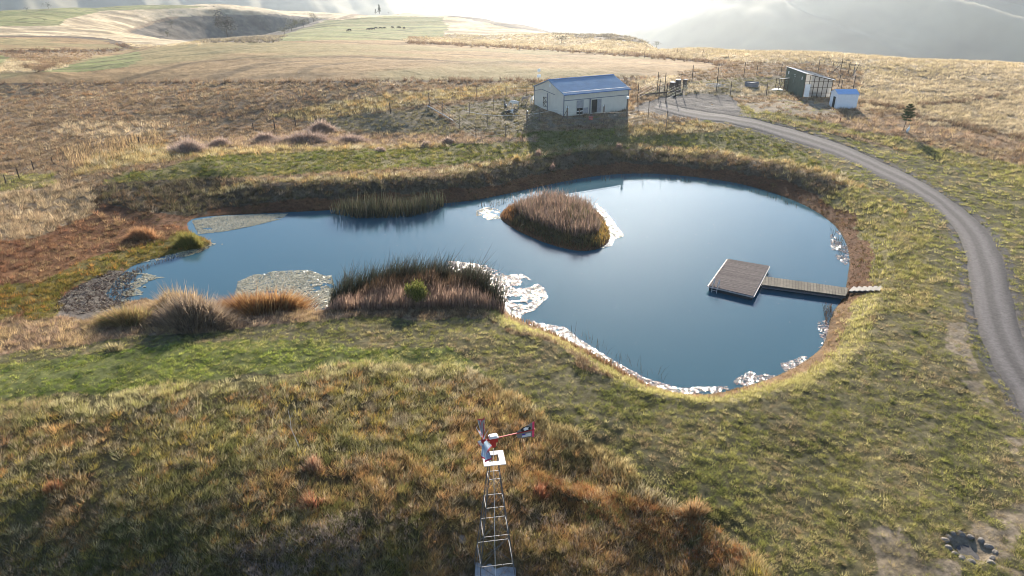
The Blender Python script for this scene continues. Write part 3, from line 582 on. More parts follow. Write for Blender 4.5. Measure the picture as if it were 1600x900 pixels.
N = 300000
ta = rng.uniform(-R(50), R(50), N); tr_ = np.exp(rng.uniform(math.log(19), math.log(330), N)); tx = tr_*np.sin(ta); ty = tr_*np.cos(ta)
tz, tsd, tis = terrain(tx, ty); px, py = project(tx, ty, tz)
tc_ = classify(px+rng.normal(0, 1.5, N), py+rng.normal(0, 1, N), tsd+rng.normal(0, .2, N), tis, tx, ty)
vis = (px > -160) & (px < 1800) & (py < 990) & (tsd > .05)
nr = (tr_ < 135) & (tx > 12); inr = np.zeros(N, bool); inr[nr] = inside(ROADP, tx[nr], ty[nr]); rdd = np.full(N, 99.); rdd[nr] = dist_poly(ROADP, tx[nr], ty[nr])
vis &= ~(inr & (rdd > .12))
BARN_KEEP = []
dens = np.array([C[n]['d'] for n in names])[tc_]
clump = fbm(tx, ty, .55, 200, 2)                       # tussocky lawn: bare gaps between clumps
lawnish = np.isin(tc_, [ID['lawn'], ID['lush'], ID['bare'], ID['farlawn']])
gap = np.where(lawnish & (tr_ < 70), .45+.55*smooth(.34, .50, clump), 1)
gap = np.where(tc_ == ID['bare'], gap*smooth(.45, .65, clump), gap)
keep = vis & (rng.random(N) < dens*gap)
# footprints of the slab, the buildings etc. are cleared further down by keep_out
keep_out = []
for P_ in ([(738,876),(812,876),(820,960),(730,960)],): keep &= ~inside(P_, px, py)
def footprint(pts, grow=0.0):
    global keep
    c = np.mean(pts, 0); keep = keep & ~inside([tuple(c+(np.array(p)-c)*(1+grow)) for p in pts], tx, ty)

# --- building survey ---------------------------------------------------------
def V2(px, py, z): a = at_z(px, py, z); return Vector((float(a[0]), float(a[1]), z))
bA = V2(880.6,181.1,4.5); bB = V2(980,170.6,4.5); bC0 = V2(841,165.5,4.5)
bx = (bB-bA); bL = bx.length; bx.normalize(); by = Vector((-bx.y, bx.x, 0)); bW = abs((bC0-bA).dot(by))
gA = V2(1253.3,152,4.5); gB = V2(1297.3,152,4.5); gC = V2(1231.6,139.4,4.5)
gx = (gB-gA); gL = gx.length; gx.normalize(); gy = Vector((-gx.y, gx.x, 0)); gW = abs((gC-gA).dot(gy))
sA = V2(1305.8,168.8,4.5); sB = V2(1337.8,168.8,4.5); sx_ = (sB-sA); sL = sx_.length; sx_.normalize(); sy_ = Vector((-sx_.y, sx_.x, 0)); sW = 2.6
print('barn', bL, bW, math.degrees(math.atan2(bx.y, bx.x)), 'skew', (bC0-bA).dot(bx), 'green', gL, gW, (gC-gA).dot(gx), 'shed', sL, 'dist', bA.y, gA.y, sA.y)
for a_, x_, y_, L_, W2 in ((bA,bx,by,bL,bW),(gA,gx,gy,gL,gW),(sA,sx_,sy_,sL,sW)):
    footprint([tuple((a_+x_*u*L_+y_*v*W2)[:2]) for u, v in ((0,0),(1,0),(1,1),(0,1))], .06)

kinds = {'lawn_grass': ['lawn','lush','bare','farlawn'], 'slope_grass': ['slope','slopewarm','brow'], 'bank_growth': ['bank','wet','gold','olivegold','shore','rim'],
         'marsh_growth': ['rust','marshgreen','drypale','dryrose','mud'], 'field_grass': ['edge','brown','pale','sage_shade','pen','gravel']}
# tussocks: centres with their own size, colour and lean
NT = 125000
ua = rng.uniform(-R(50), R(50), NT); ur = np.exp(rng.uniform(math.log(19), math.log(330), NT)); ux = ur*np.sin(ua); uy = ur*np.cos(ua)
uz, usd, uis = terrain(ux, uy); upx, upy = project(ux, uy, uz); uc = classify(upx+rng.normal(0, 2, NT), upy+rng.normal(0, 1.2, NT), usd+rng.normal(0, .25, NT), uis, ux, uy)
uk = (upx > -160) & (upx < 1800) & (upy < 990) & (usd > .15)
nr = (ur < 145) & (ux > 12); inr = np.zeros(NT, bool); inr[nr] = inside(ROADP, ux[nr], uy[nr]); rdd = np.full(NT, 99.); rdd[nr] = dist_poly(ROADP, ux[nr], uy[nr]); uk &= ~(inr & (rdd > .08))
uk &= ~inside([(733,874),(814,874),(824,965),(726,965)], upx, upy)
for a_, x_, y_, L_, W2 in ((bA,bx,by,bL,bW),(gA,gx,gy,gL,gW),(sA,sx_,sy_,sL,sW)):
    uk &= ~inside([tuple((a_+x_*u*L_+y_*v*W2)[:2]) for u, v in ((-.03,-.05),(1.03,-.05),(1.03,1.05),(-.03,1.05))], ux, uy)
uk &= np.hypot(ux-PIT[0], uy-PIT[1]) > 1.0
TD = dict(slopewarm=.8, brow=.8, lawn=.8, lush=.9, bare=.3, farlawn=.8, slope=.75, bank=.6, wet=.35, gold=.7, olivegold=.75, rim=1, shore=.5, rust=.7, marshgreen=.8, drypale=.6, dryrose=.6, mud=.05, brown=.5, pale=.6, sage_shade=.6, pen=.5, gravel=.02, stubble=0, green=0, edge=.9)
TH = dict(slopewarm=(.28,.66), brow=(.34,.62), edge=(.4,.9), lawn=(.10,.26), lush=(.10,.26), bare=(.1,.24), farlawn=(.15,.38), slope=(.28,.62), bank=(.3,.65), wet=(.15,.3), gold=(.35,.6), olivegold=(.2,.42), rim=(.2,.4), shore=(.12,.3), rust=(.2,.45), marshgreen=(.2,.45), drypale=(.35,.7), dryrose=(.3,.65), mud=(.1,.2), brown=(.22,.5), pale=(.22,.5), sage_shade=(.4,.8), pen=(.15,.4), gravel=(.08,.15))
uk &= rng.random(NT) < np.array([TD.get(n, .5) for n in names])[uc]
uk &= rng.random(NT) < .35+.65*smooth(.30, .45, fbm(ux, uy, 2.6, 222, 3))
def pick(cn, x, y, n, spread_):
    pal = np.array(C[cn]['p']); K = len(pal); farc = cn in ('brown','pale','pen','drypale','edge'); q = fbm(x*(.5 if farc else 1), y, 7 if farc else 2.6 if cn not in ('slope','slopewarm') else 1.4, 300+ID[cn], 3, .6)*2.0-.5+rng.normal(0, spread_, n)
    pi = np.clip((q*K).astype(int), 0, K-1); pi = np.where(rng.random(n) < .22, rng.integers(0, K, n), pi); c_ = pal[pi]; return c_*.45+pal.mean(0)*.55 if cn in ('pale','pen') else (c_*.65+pal.mean(0)*.35 if farc else c_)
for oname, cl_ in kinds.items():
    parts = []
    for cn in cl_:
        s = keep & (tc_ == ID[cn]); n = int(s.sum())
        if n:
            cc = C[cn]; x = tx[s]; y = ty[s]; z = tz[s]; r = tr_[s]; sc = (np.maximum(r, 30)/40)**.5
            cl3 = pick(cn, x, y, n, .13)*(.50+.32*fbm(x, y, 6, 330, 2))[:, None]  # undergrass colour darkened to stand in for shade among the tussocks
            hv = np.clip(fbm(x, y, .8, 350, 2)*1.8-.4+rng.normal(0, .15, n), 0, 1.3)
            hh = (cc['h'][0]+(cc['h'][1]-cc['h'][0])*hv)*(.6 if cn not in ('slope','slopewarm') else .5)*np.where(r < 60, 1, np.minimum(sc*.9, 1.5))
            parts.append(tufts(x, y, z, hh, cc['w']*sc*1.3, cl3, 9, .14*sc, .45, 1))
        s = uk & (uc == ID[cn]); n = int(s.sum())
        if n:
            x = ux[s]; y = uy[s]; z = uz[s]; r = ur[s]; sc = (np.maximum(r, 28)/40)**.55; h0, h1 = TH[cn]
            cl3 = pick(cn, x, y, n, .2)*(rng.uniform(.9, 1.4, (n, 1)) if cn not in ('brown','pale') else rng.uniform(.9, 1.15, (n, 1)))*(.85+.35*fbm(x, y, 7, 330, 2))[:, None]  # tussock colour lifted to paint in sunlit highlights
            hh = (h0+(h1-h0)*rng.beta(2, 2.5, n))*np.where(r < 60, 1, np.minimum(sc, 1.6))
            big = cn in ('slope','slopewarm','brow','bank','gold','brown','pale','sage_shade','drypale','dryrose')
            rad = (.07+.13*rng.random(n) if not big else .09+.19*rng.random(n))*sc
            parts.append(tufts(x, y, z, hh, C[cn]['w']*sc*1.05, cl3, 22 if cn in ('lawn','lush','slope','slopewarm','brow','rim','bare') else 18, rad, .75 if cn in ('lawn','lush','bare') else .5, 1, .14, (.12, -.05)))
    veg_obj(oname, parts, M_grass, kind='stuff')

# ------------------------------------------------------------------ water plants
def in_px(P, n, z=0.0):
    """n random points over an outline on the water"""
    W = np.array([at_z(x, y, z) for x, y in P]); lo = W.min(0); hi = W.max(0); out = []
    while sum(map(len, out)) < n:
        q = rng.uniform(lo, hi, (n*3, 2)); out.append(q[inside(W, q[:,0], q[:,1])])
    return np.concatenate(out)[:n], abs(.5*np.sum(W[:,0]*np.roll(W[:,1],-1)-np.roll(W[:,0],-1)*W[:,1]))
def pad_mat():
    m = bpy.data.materials.new('floating_leaves'); m.use_nodes = True; n = m.node_tree.nodes; l = m.node_tree.links; b = n['Principled BSDF']
    at = n.new('ShaderNodeAttribute'); at.attribute_name = 'cover'; l.new(at.outputs['Color'], b.inputs['Base Color']); b.inputs['Roughness'].default_value = .22; b.inputs['IOR'].default_value = 1.5; b.inputs['Specular IOR Level'].default_value = .8
    return m
M_pad = pad_mat()
MATS = [('island',[(930,317),(945,330),(957,345),(975,369),(960,374),(955,384),(938,388),(950,365),(940,340)],2.2,.22,0),
 ('a',[(700,408),(745,412),(775,432),(815,428),(850,450),(856,465),(835,485),(815,492),(840,505),(885,512),(905,530),(960,565),(1010,592),(1060,606),(1060,616),(1010,602),(960,575),(900,543),(850,518),(800,500),(765,480),(745,440),(700,425)],.9,.13,1),
 ('b',[(372,440),(395,430),(430,424),(480,422),(510,432),(518,430),(522,450),(515,480),(470,488),(420,484),(365,470)],1.0,.13,2),
 ('c',[(300,345),(340,338),(400,335),(450,334),(440,342),(400,352),(350,362),(310,366)],1.0,.12,2),
 ('d',[(188,432),(205,425),(230,428),(258,434),(240,445),(225,450),(220,468),(190,475)],.8,.13,2),
 ('e',[(215,412),(270,397),(330,381),(352,380),(340,386),(290,401),(240,408)],.55,.13,2),
 ('f',[(1060,606),(1100,605),(1140,604),(1150,592),(1180,575),(1230,566),(1265,552),(1285,540),(1250,572),(1210,591),(1160,608),(1110,618),(1060,616)],.6,.10,1),
 ('g',[(1275,505),(1290,500),(1295,510),(1290,535),(1284,545),(1280,520)],.5,.15,1),
 ('h',[(1297,358),(1310,362),(1322,380),(1330,405),(1322,415),(1308,405),(1298,385)],.5,.15,1),
 ('i',[(742,330),(760,324),(782,328),(783,342),(760,344),(745,338)],.6,.15,2),
 ('j',[(700,408),(760,415),(790,430),(780,480),(740,450)],.3,.15,1)]
pts = []; pc = []; ps = []
for nm, P_, cov, size, kd in MATS:
    _, ar = in_px(P_, 1); n = int(ar*cov*3.4/(size*size*1.1)); n = min(n, 22000)
    q, _ = in_px(P_, n)
    if kd != 0:
        den = fbm(q[:,0], q[:,1], 1.1, 400+ord(nm[0]), 3); q = q[den > (.24 if cov > .8 else .43)+(.10 if kd == 1 else 0)]
    sdq, _ = shore_dist(q[:,0], q[:,1]); q = q[sdq < .05]; n = len(q)
    pal = np.array([[(.55,.52,.42),(.50,.46,.34)],[(.44,.40,.33),(.34,.20,.15)],[(.40,.35,.20),(.50,.43,.26)]][kd]); t = rng.random((n,1))  # island mat palette lightened to paint in blown sun glare
    pts.append(q); pc.append((pal[0]*(1-t)+pal[1]*t)*rng.uniform(.75, 1.2, (n,1))); ps.append(np.full(n, size)*rng.uniform(.6, 1.3, n))
q = np.concatenate(pts); pc = np.concatenate(pc); ps = np.concatenate(ps); n = len(q)
# scattered single leaves and seed fluff on the open water
q2, _ = in_px([(950,290),(1150,295),(1290,360),(1300,460),(1250,560),(1100,590),(960,560),(850,480),(860,420),(960,400),(980,360)], 130)
q3, _ = in_px([(300,400),(600,350),(760,350),(800,400),(700,400),(520,430),(360,430)], 60)
q2 = np.r_[q2, q3]; q2 = q2[shore_dist(q2[:,0], q2[:,1])[0] < -.3]
q = np.r_[q, q2]; pc = np.r_[pc, np.tile([.5,.42,.36], (len(q2),1))]; ps = np.r_[ps, rng.uniform(.02, .06, len(q2))]
def leaf_mesh(q, pc, ps, z0=.012, tilt=.2):
    n = len(q); k = 6; a = rng.random(n)[:,None]*6.28+np.arange(k)*2*math.pi/k; tl = rng.normal(0, tilt, (n, 2))
    dx = np.cos(a)*ps[:,None]*.5*rng.uniform(.75, 1.15, (n, k)); dy = np.sin(a)*ps[:,None]*.5*rng.uniform(.75, 1.15, (n, k))
    z = z0+rng.random(n)[:,None]*.02+dx*tl[:,:1]+dy*tl[:,1:]; z = np.maximum(z, .004)
    V = np.stack([q[:,:1]+dx, q[:,1:]+dy, z], -1).reshape(-1, 3)
    return raw_mesh('water_leaves', V, np.arange(n*k).reshape(-1, k), np.repeat(pc, k, 0), smoothf=False)
tag(link_mesh('floating_pond_weed', leaf_mesh(q, pc, ps), M_pad), kind='stuff')

def stalks(P_, n, h, w, pal, z=None, lean=(0,0), leanv=.15, seg=2, jit=.2, hp=None):
    q, _ = in_px(P_, n); zz = terrain(q[:,0], q[:,1])[0]; zz = np.maximum(zz, -.05)
    hh = (h[0]+(h[1]-h[0])*rng.beta(2, 3, n))*(.5+1.0*fbm(q[:,0], q[:,1], 1.1, 500, 3))
    pal = np.array(pal); c = pal[rng.integers(0, len(pal), n)]*(1+rng.normal(0, jit, (n,1)))
    L = np.c_[hh*(rng.normal(lean[0], leanv, n)), hh*rng.normal(lean[1], leanv, n)]
    return blades(np.c_[q, zz], hh, w*(.7+.6*rng.random(n)), L, np.clip(c, .01, .9), seg)
def forked(P_, n, h, w, pal):
    (q, _) = in_px(P_, n); zz = terrain(q[:,0], q[:,1])[0]; pal = np.array(pal); c = pal[rng.integers(0, len(pal), n)]
    hh = rng.uniform(h[0], h[1], n)
    a = tufts(q[:,0], q[:,1], zz, hh, np.full(n, w), c, 7, np.full(n, .05), .7, 2)
    # small side twigs
    k = 10; idx = np.repeat(np.arange(n), k); m_ = n*k; f = rng.uniform(.35, .95, m_); an = rng.random(m_)*6.283; rr_ = hh[idx]*f*.5
    B = np.c_[q[idx,0]+rr_*np.cos(an)*.8, q[idx,1]+rr_*np.sin(an)*.8, zz[idx]+hh[idx]*f*.8]
    b = blades(B, hh[idx]*.22, np.full(m_, w*1.3), rng.normal(0, .06, (m_,2)), np.clip(c[idx]*1.15, 0, .8), 1)
    return (a, b)
REED = [(.045,.055,.035),(.06,.065,.04),(.09,.075,.05),(.05,.045,.035)]
REEDB = [(.10,.065,.04),(.14,.085,.045),(.08,.06,.04),(.16,.10,.06)]
veg_obj('reeds', [stalks([(512,486),(530,470),(570,456),(630,444),(700,443),(745,455),(775,478),(790,492),(770,492),(735,474),(690,462),(620,462),(560,474),(530,490)], 5200, (1.2,3.2), .04, REED, lean=(.22,.05), leanv=.2),
  stalks([(560,474),(620,460),(690,460),(735,472),(775,490),(720,482),(640,478),(570,486)], 1800, (1.1,1.8), .035, REEDB, lean=(.1,.05))], M_reed, kind='stuff')
veg_obj('far_shore_reeds', [stalks([(515,334),(560,329),(640,326),(700,320),(680,330),(640,340),(560,342)], 1700, (.8,3.0), .05, [(.075,.08,.05),(.09,.09,.05),(.06,.06,.04),(.15,.13,.09)], lean=(.03,0), leanv=.2),
  stalks([(700,320),(900,284),(1000,274),(1150,290),(1250,322),(1245,326),(1150,293),(1000,277),(900,288),(700,324)], 260, (.5,1.0), .03, REED)], M_reed, kind='stuff')
veg_obj('stray_reeds', [stalks([(880,520),(940,556),(990,580),(1040,600),(1045,590),(1000,570),(950,545),(890,508)], 60, (.4,1.1), .02, REED, leanv=.3),
  stalks([(1296,355),(1318,372),(1325,405),(1315,410),(1305,385)], 90, (.4,1.0), .025, REED, leanv=.35), stalks([(1285,480),(1300,478),(1300,500),(1290,510)], 140, (.3,.8), .025, REEDB, leanv=.3),
  stalks([(745,322),(800,305),(805,312),(760,330)], 90, (.4,1.0), .03, REED, leanv=.2), stalks([(180,440),(215,418),(300,396),(330,384),(320,392),(240,415),(200,440)], 260, (.2,.5), .03, REEDB, leanv=.3)], M_reed, kind='stuff')
veg_obj('mound_grass', [stalks([(505,499),(535,486),(575,472),(620,461),(660,458),(700,462),(745,476),(792,496),(760,502),(690,499),(600,499),(540,502)], 8000, (.45,1.5), .03, [(.42,.28,.21),(.36,.24,.18),(.46,.32,.22),(.30,.20,.15)], lean=(.1,.0)),
  stalks([(790,492),(830,512),(880,540),(960,585),(1020,612),(1000,600),(940,566),(860,522)], 900, (.2,.6), .03, [(.24,.12,.07),(.3,.17,.1),(.2,.15,.07)])], M_grass, kind='stuff')
IS2 = [(800,336),(830,324),(880,321),(922,335),(938,358),(935,372),(905,382),(865,372),(825,356)]
veg_obj('island_growth', [stalks(IS2, 5500, (.45,2.0), .042, [(.24,.165,.13),(.30,.20,.15),(.19,.14,.12),(.34,.23,.16),(.16,.13,.09)], lean=(.03,0), leanv=.22),
  stalks([(880,345),(905,340),(925,350),(915,362),(890,362)], 700, (.6,1.1), .04, [(.16,.17,.06),(.22,.21,.08)]),
  stalks([(781,340),(795,327),(820,322),(815,335),(800,352)], 500, (.3,.55), .04, [(.32,.15,.06),(.24,.13,.06)]),
  stalks([(935,345),(950,356),(953,374),(940,387),(925,388),(935,370)], 500, (.25,.5), .04, [(.40,.25,.07),(.30,.22,.07)]),
  stalks([(795,352),(860,382),(905,392),(940,387),(935,378),(900,383),(860,370),(810,350)], 1400, (.25,.6), .035, [(.12,.11,.05),(.16,.13,.06),(.10,.09,.05)])], M_grass, kind='stuff')
veg_obj('brush_weeds', [*forked([(0,840),(200,850),(400,830),(620,790),(900,800),(1150,860),(1180,900),(1100,960),(0,960)], 900, (.3,.6), .014, [(.30,.23,.18),(.24,.18,.14),(.36,.28,.22)]),
  *forked([(350,840),(560,800),(560,860),(400,880)], 260, (.35,.65), .013, [(.42,.34,.29),(.36,.28,.23)]),
  stalks([(100,250),(250,225),(260,240),(180,270),(120,280)], 900, (.6,1.2), .06, [(.46,.33,.17),(.38,.26,.14)]),
  *forked([(800,740),(900,760),(1100,840),(1180,900),(1100,900),(950,820)], 500, (.25,.5), .02, [(.42,.19,.08),(.44,.26,.09),(.36,.16,.07)])], M_grass, kind='stuff')

# ------------------------------------------------------------------ shrubs (each a thing)
OC, OS = math.cos(R(21)), math.sin(R(21))
def resc(px, py, p):
    v = (450-py)/F; u = (px-800)/F
    if math.hypot(p.x, p.y) > 150: return .75
    k = (p.z-17)/(-OS+v*OC); dep_old = k; return (F/dep_old)/ppm(p)
def shrub(name, px, py, w, d, h, pal, label, cat, n=2600, bw=.03, mat=None, dome=.8, lean=(0,0), leanv=.12, rot=0, group=None, leafy=False):
    p = hit(px, py); t = thing(name, label, cat, p, rot, group); k_ = resc(px, py, p); w *= k_; d *= k_; h *= k_; bw *= k_
    if leafy:
        K_ = 16; lc_ = rng.normal(0, 1, (K_, 3)); lc_ /= np.linalg.norm(lc_, axis=1)[:,None]; lc_ *= rng.uniform(.35, .8, (K_,1)); lc_[:,2] = np.abs(lc_[:,2])*1.1-.25; li = rng.integers(0, K_, n)
        B = (lc_[li]+rng.normal(0, .19, (n, 3)))*np.array([w/2, d/2, h*.5])+np.array([0,0,h*.42]); B[:,2] = np.maximum(B[:,2], .03)
        hh = np.full(n, .16); L = rng.normal(0, .08, (n, 2)); bwv = np.full(n, bw)
    else:
        K_ = 7; lc_ = rng.uniform(-.72, .72, (K_, 2)); lc_ /= np.maximum(1, np.hypot(*lc_.T)/.8)[:,None]; ls_ = rng.uniform(.55, 1.1, K_); li = rng.integers(0, K_, n)
        q = lc_[li]+rng.normal(0, .26, (n, 2)); rr = np.minimum(np.hypot(*q.T), 1.15); lobe = ls_[li]
        B = np.c_[q[:,0]*w/2*.85, q[:,1]*d/2*.85, np.full(n, -.08)]
        hh = h*np.maximum(.2, (1-rr**2*dome))*rng.uniform(.4, 1.15, n)*lobe*1.3*(.8+.4*fbm(q[:,0]*3+px, q[:,1]*3, 1, 600, 2)); L = np.c_[q[:,0]*w*.22, q[:,1]*d*.22]+np.c_[hh*rng.normal(lean[0], leanv, n), hh*rng.normal(lean[1], leanv, n)]; bwv = bw*(.7+.6*rng.random(n))
    if cat == 'shrub' and not leafy:
        tw = rng.random(n) < .75; u_ = rng.random(n)
        B[tw, 2] = (u_*np.maximum(.15, 1-.8*rr**2)*h*.78*lobe)[tw]; k2 = .16*h+.12
        L[tw] = np.c_[q[:,0]*w*.05, q[:,1]*d*.05][tw]+rng.normal(0, k2*.55, (int(tw.sum()), 2)); hh[tw] = k2*rng.uniform(.2, 1.2, int(tw.sum()))
    pal_ = np.array(pal); c = pal_[rng.integers(0, len(pal_), n)]*(1+rng.normal(0, .18, (n, 1)))
    V, Fc, cc = blades(B, hh, bwv, L, np.clip(c, .01, .9), 2 if not leafy else 1)
    o = link_mesh('foliage', raw_mesh('foliage', V, Fc, cc, smoothf=False), mat or M_grass, t)
    mb = MB()
    for k in range(5 if not leafy else 3):
        a = random.random()*6.28; mb.tube((0,0,-.15), (math.cos(a)*w*.18, math.sin(a)*d*.18, h*.6), .03 if not leafy else .05, .012, 6)
    mb.build('stems', M_bark, t); return t
M_bark = new_mat('bark', (.10,.075,.055), .95, var=.3, scale=12, bump=.4)
PINK = [(.50,.38,.31),(.42,.31,.26),(.56,.44,.35),(.34,.25,.21)]
shrub('shrub', 300, 506, 5.4, 2.8, 1.95, [(.28,.21,.155),(.36,.27,.19),(.44,.33,.22),(.22,.17,.13)], 'big grey brown dome of bare twiggy brush with tan top beside the pond\'s left end', 'shrub', 7500, .036, leanv=.13)
shrub('shrub', 285, 490, 4.4, 2.2, 1.9, [(.46,.33,.18),(.52,.38,.22),(.40,.26,.12)], 'tan feathery brush behind the big grey brown dome at the pond edge', 'shrub', 4200, .036, leanv=.22)
shrub('grass_clump', 278, 480, 1.3, 1.0, 1.3, [(.22,.25,.06),(.28,.28,.08)], 'yellow green leafy clump on the left shoulder of the grey brown brush', 'plant', 900, .03)
shrub('grass_clump', 410, 491, 5.4, 1.6, 1.5, [(.38,.20,.08),(.44,.25,.10),(.28,.14,.07),(.48,.30,.14)], 'orange brown clump of upright grass between the grey brush and the lily pads', 'plant', 3600, .04, dome=.35, leanv=.16)
shrub('grass_clump', 205, 505, 4.2, 1.6, 1.1, [(.42,.30,.16),(.38,.26,.12),(.30,.26,.10)], 'low tan olive grass clump left of the big grey brown dome of brush', 'plant', 2400, .04, leanv=.2)
shrub('grass_clump', 296, 384, 2.6, 1.2, 1.0, [(.26,.24,.07),(.34,.28,.10),(.20,.19,.05)], 'olive green grass tuft on the point where marsh meets water', 'plant', 2600, .03)
shrub('grass_clump', 228, 372, 3.6, 1.4, .9, [(.48,.26,.13),(.42,.22,.10),(.50,.32,.18)], 'orange bleached grass clump on the rusty marsh behind the left shore', 'plant', 2600, .035)
shrub('bush', 652, 473, 1.5, 1.4, 1.75, [(.19,.20,.045),(.25,.25,.065),(.13,.145,.035),(.31,.28,.09)], 'round yellow green leafy bush in front of the reeds on the near mound', 'bush', 5200, .07, M_leaf, leafy=True)
shrub('shrub', 505, 205, 5.0, 3.0, 2.0, PINK, 'humped pinkish bare willow thicket just behind the far berm, nearest the fence', 'shrub', 4200, .05)
shrub('shrub', 478, 222, 8.0, 2.6, 1.5, [(.40,.30,.25),(.32,.24,.20),(.48,.36,.30)], 'long low mauve brown thicket lying along the top of the far berm', 'shrub', 5200, .05, dome=.35)
shrub('shrub', 548, 222, 5.0, 2.2, 1.2, [(.40,.30,.25),(.32,.24,.20),(.48,.36,.30)], 'right hand tail of the long mauve thicket on the far berm', 'shrub', 3000, .05, dome=.4)
shrub('shrub', 290, 238, 6.0, 3.5, 2.0, PINK, 'rounded grey pink thicket at the left end of the far berm', 'shrub', 4600, .05)
shrub('shrub', 345, 228, 4.0, 2.4, 1.1, PINK, 'small pale pink thicket between the rounded thicket and the long low one', 'shrub', 2200, .05)
shrub('shrub', 415, 218, 4.4, 2.2, 1.2, PINK, 'fuzzy pale thicket at the left end of the long low mauve one', 'shrub', 2400, .05)
shrub('shrub', 668, 228, 1.8, 1.2, .8, PINK, 'small pink tuft on the far berm, left of the chicken wire corner', 'shrub', 700, .05)
shrub('shrub', 702, 222, 2.6, 1.2, .8, PINK, 'low pink tuft on the far berm below the leaning corner posts', 'shrub', 900, .05)
shrub('shrub', 594, 236, 1.7, 1.2, .7, PINK, 'lone grey pink tuft on the sunlit front of the far berm', 'shrub', 600, .05)
shrub('shrub', 180, 546, 1.6, .9, .45, [(.46,.38,.20),(.38,.32,.18)], 'pale dry tuft lying alone on the bright green lawn', 'plant', 500, .03)
shrub('weed', 488, 732, 1.2, 1.0, .55, [(.48,.24,.14),(.42,.27,.16),(.40,.30,.20)], 'salmon red weed beside the foot of the pale dead branch', 'plant', 700, .02)
shrub('weed', 490, 785, 1.3, .9, .45, [(.50,.21,.13),(.48,.28,.14)], 'bright red weed lowest on the slope, below the dead branch', 'plant', 600, .02)
shrub('weed', 85, 765, .9, .7, .5, [(.46,.2,.1),(.42,.25,.13)], 'rust red weed near the left edge of the slope', 'plant', 500, .02)
shrub('weed', 842, 775, 1.0, .8, .55, [(.44,.17,.09),(.40,.21,.12)], 'red brown weed on the slope just right of the windmill tower', 'plant', 700, .02)
shrub('weed', 1085, 800, 1.3, 1.0, .6, [(.46,.27,.13),(.42,.30,.16)], 'orange weed at the dam brow, far right of the windmill', 'plant', 800, .022)
for k_, (px_, py_, lb) in enumerate([(862,265,'pink seed head weed low on the shaded far bank below the barn'),(841,243,'pale seed head weed higher on the shaded far bank below the barn'),(967,232,'pale feathery weed on the crest of the far bank right of the barn'),(808,252,'golden weed at the left edge of the barn\'s shadow')]):
    shrub('weed', px_, py_, .9, .7, .8, [(.42,.28,.22),(.36,.24,.18)] if k_ < 3 else [(.46,.32,.12)], lb, 'plant', 350, .05)

# ------------------------------------------------------------------ trees on the hills
def tree(name, px, py, h, w, label, pal, conifer=False, n=900, group=None, trunk_h=.15):
    p = hit(px, py); t = thing(name, label, 'tree', p, random.random()*6, group); k_ = resc(px, py, p); h *= k_*1.25; w *= k_*1.2
    mb = MB(); mb.tube((0,0,-.3), (0,0,h*.92 if conifer else h*.6), h*.022+.03, h*.006+.01, 7)
    for k in range(7):
        a = k*2.4; zz = h*(.3+.08*k); l_ = w*.36*(1-.09*k); mb.tube((0,0,zz), (math.cos(a)*l_, math.sin(a)*l_, zz+h*.04*(1 if conifer else 3)), h*.008+.01, .01, 5)
    mb.build('trunk', M_bark, t)
    ls = h*.06+.05
    if conifer:
        zt = rng.random(n)**.9; th = rng.random(n)*6.28; tier = .65+.35*np.abs(np.sin(zt*11)); rr = w/2*(1-zt)**.8*tier*rng.uniform(.35, 1, n)*(.8+.4*fbm(th+4, zt*6, 1, 700, 2))
        B = np.c_[rr*np.cos(th), rr*np.sin(th), h*(trunk_h+(1-trunk_h)*zt)]
    else:
        cl_ = rng.normal(0, 1, (14, 3))*np.array([w*.22, w*.22, h*.16])+np.array([0,0,h*.62]); B = cl_[rng.integers(0, 14, n)]+rng.normal(0, 1, (n, 3))*np.array([w*.1, w*.1, h*.09]); B[:,2] = np.maximum(B[:,2], h*.08)
    pal_ = np.array(pal); c = pal_[rng.integers(0, len(pal_), n)]*(1+rng.normal(0, .2, (n, 1)))
    V, Fc, cc = blades(B, rng.normal(0, ls*.5, n)+ls*.2, np.full(n, ls*1.1), rng.normal(0, ls, (n, 2)), np.clip(c, .01, .8), 1)
    link_mesh('crown', raw_mesh('crown', V, Fc, cc, smoothf=False), M_leaf, t); return t
DK = [(.04,.05,.03),(.06,.065,.035),(.03,.04,.025)]
OL = [(.10,.10,.05),(.14,.13,.07),(.08,.08,.05)]
tree('conifer_tree', 593, 21.5, 9.5, 5.5, 'taller dark conifer on the crest of the cattle hill', DK, True, 900)
tree('conifer_tree', 587, 21.5, 5.5, 3.6, 'shorter dark conifer just left of the tall one on the hill crest', DK, True, 600)
tree('small_tree', 607, 21, 1.6, 2, 'tiny dark bush on the skyline right of the two conifers', DK, False, 150)
tree('small_tree', 356, 61, 12.0, 11, 'lone dark round tree in the shaded hollow behind the stubble field', [(.07,.07,.06),(.1,.09,.08)], False, 900)
tree('small_tree', 262, 57, 4.6, 6, 'small dark round bush on the pale slope left of the shaded hollow', OL, False, 400)
tree('small_tree', 268, 43, 5.0, 5.5, 'faint round bush higher up the shaded hillside', [(.09,.09,.07)], False, 400)
for i_, (a_, b_, h_, w_, l_) in enumerate([(456,49,6,8,'bushy olive tree at the left end of the row below the cattle hill'),(464,43,5.5,7,'second olive tree of the row climbing below the cattle hill'),(474,42,5,6.5,'third olive tree of the row climbing below the cattle hill'),(490,34,5.5,7,'topmost dark olive tree of the row beside the cattle hill'),(445,54,3.5,6,'low grey bush at the foot of the olive tree row')]):
    tree('small_tree', a_, b_, h_, w_, l_, [(.11,.11,.06),(.15,.14,.08)], False, 500, 'trees in the gully below the cattle hill')
tree('small_tree', 76, 13.5, 5, 7, 'dark flat bush on the far left skyline', DK, False, 300)
tree('small_tree', 42, 17, 3, 4, 'tiny bush on the far left skyline left of the flat one', DK, False, 200)
